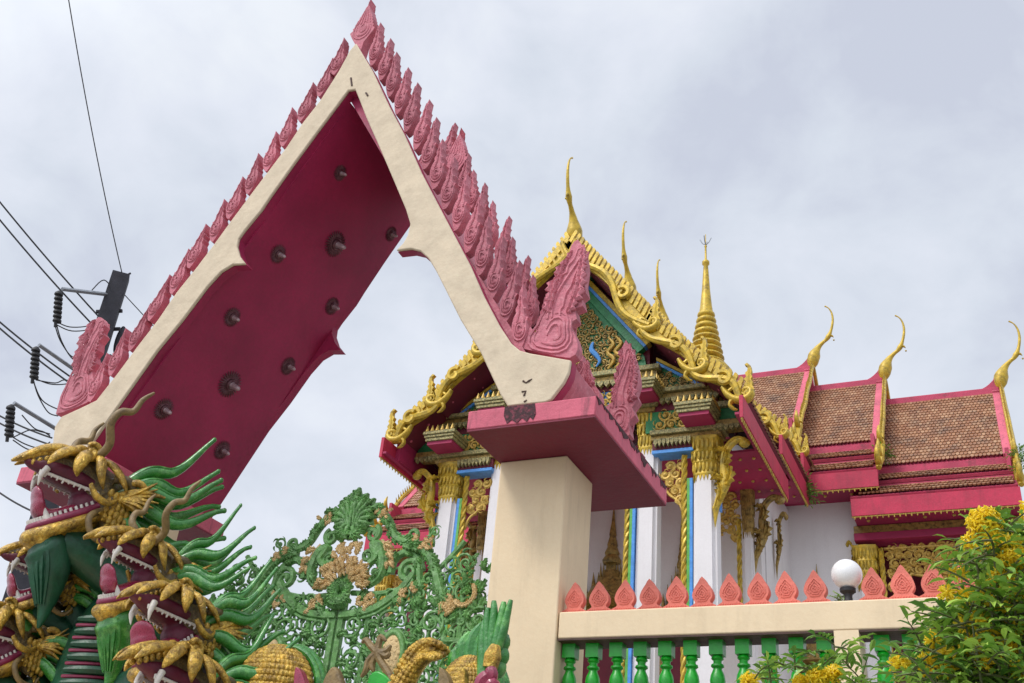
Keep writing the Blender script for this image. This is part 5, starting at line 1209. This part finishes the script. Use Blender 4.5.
shrub('flowering_shrub', 5.6, [(722,720),(735,676),(752,668),(775,664),(800,660),(818,654),(832,640),(846,650),(858,666),(872,690),(880,720)],
      [(750,682,.05,26),(818,678,.06,40),(834,675,.05,30),(801,685,.05,24)], 90, 9, 'low shrub with yellow flowers in front of the green balusters', 'shrub', (805, 700), .25, .024)
def sprigs_at(t, pts, Y, n, lw, seed, mt='leaf'):
    rnd = random.Random(seed); ml, ms = MB(), MB()
    for (x, y) in pts:
        o = WY(x, y, Y)
        for i in range(n): sprig(ml, ms, o, V((rnd.gauss(0, 1), rnd.gauss(0, 1), rnd.uniform(-.3, 1))), lw*rnd.uniform(5, 8), 3, lw, rnd)
    ml.build('foliage', mt, t, smooth=False); ms.build('stems', 'stem', t)
for px, Y, label, n, lw in (([(801,484),(804,489),(808,494),(806,500)], 19.3, 'wild green weed rooted in the roof valley beside the white wall', 9, .035),
                        ([(881,452),(885,456)], 20.3, 'small weed tuft growing on the tile roof below the middle ridge horn', 6, .03),
                        ([(1019,452),(1021,462),(1022,470)], 19.8, 'thin weed growing beside the outermost gable end of the tile roof', 6, .03),
                        ([(838,599),(841,597)], 8.9, 'little green tuft beside the black lamp stem', 5, .012)):
    p = WY(*px[0], Y); t = thing('roof_weed' if lw > .02 else 'leafy_tuft', tuple(p), label, 'plant'); sprigs_at(t, px, Y, n, lw, int(px[0][0]), 'leaf_dark' if lw > .02 else 'leaf')
# ================================================================== overcast sky and soft sun
SUN_EL, SUN_AZ = R(52), R(-34)                              # azimuth measured from -Y towards +X: behind the camera
w = bpy.data.worlds.new('World'); S.world = w; w.use_nodes = True
n = w.node_tree; L = n.links; bg = n.nodes['Background']
sky = n.nodes.new('ShaderNodeTexSky'); sky.sky_type = 'NISHITA'; sky.sun_disc = False
sd = V((math.sin(SUN_AZ)*math.cos(SUN_EL), -math.cos(SUN_AZ)*math.cos(SUN_EL), math.sin(SUN_EL)))
sky.sun_elevation = SUN_EL; sky.sun_rotation = math.atan2(sd.x, sd.y); sky.air_density = 1; sky.dust_density = 2
tc = n.nodes.new('ShaderNodeTexCoord').outputs['Generated']
def wn(scale, detail, rough, st=(1, 1, 1.8), off=(0, 0, 0)):
    mp = n.nodes.new('ShaderNodeMapping'); mp.inputs['Scale'].default_value = st; mp.inputs['Location'].default_value = off; L.new(tc, mp.inputs[0])
    o = n.nodes.new('ShaderNodeTexNoise'); o.inputs['Scale'].default_value = scale; o.inputs['Detail'].default_value = detail; o.inputs['Roughness'].default_value = rough; o.inputs['Distortion'].default_value = .3
    L.new(mp.outputs[0], o.inputs[0]); return o.outputs[0]
big = wn(3.0, 5, .5, (1, 1, 1.25), (.9, .4, .2)); fine = wn(8, 9, .58, (1, 1, 1.3), (1.3, .4, .7))
a = n.nodes.new('ShaderNodeMath'); a.operation = 'MULTIPLY_ADD'; a.inputs[1].default_value = .38; L.new(fine, a.inputs[0]); L.new(big, a.inputs[2])
cr = n.nodes.new('ShaderNodeValToRGB'); mr = ramp(n, a.outputs[0], .53, .85); L.new(mr, cr.inputs[0])
e = cr.color_ramp.elements; e[0].position = 0; e[0].color = (.62, .66, .77, 1); e[1].position = 1; e[1].color = (.88, .92, .98, 1)
k = e.new(.35); k.color = (.72, .77, .86, 1); k = e.new(.65); k.color = (.80, .84, .93, 1)
# sky brightened round the sun, out of view, added to light the fronts
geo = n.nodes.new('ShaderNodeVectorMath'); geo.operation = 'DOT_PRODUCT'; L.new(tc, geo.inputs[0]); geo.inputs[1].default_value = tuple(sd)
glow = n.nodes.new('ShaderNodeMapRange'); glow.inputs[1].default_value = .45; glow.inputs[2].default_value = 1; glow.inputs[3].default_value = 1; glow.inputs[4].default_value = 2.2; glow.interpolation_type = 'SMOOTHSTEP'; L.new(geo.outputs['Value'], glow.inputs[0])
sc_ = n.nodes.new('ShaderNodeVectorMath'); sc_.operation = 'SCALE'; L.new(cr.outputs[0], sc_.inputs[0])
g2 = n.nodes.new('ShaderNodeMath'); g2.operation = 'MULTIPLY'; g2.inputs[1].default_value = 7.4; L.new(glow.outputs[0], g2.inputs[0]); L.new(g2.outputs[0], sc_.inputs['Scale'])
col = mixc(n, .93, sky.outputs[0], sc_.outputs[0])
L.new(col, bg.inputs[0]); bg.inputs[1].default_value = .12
sl = bpy.data.lights.new('sun', 'SUN'); sl.energy = 1.5; sl.angle = R(14); sl.color = (1, .95, .88)
so_ = bpy.data.objects.new('sun', sl); COL.objects.link(so_); so_.rotation_euler = (-sd).to_track_quat('-Z', 'Y').to_euler()
S.view_settings.view_transform = 'Standard'; S.view_settings.look = 'None'; S.view_settings.exposure = 0.2; S.view_settings.gamma = 1; S.view_settings.use_curve_mapping = False
S.cycles.max_bounces = 6
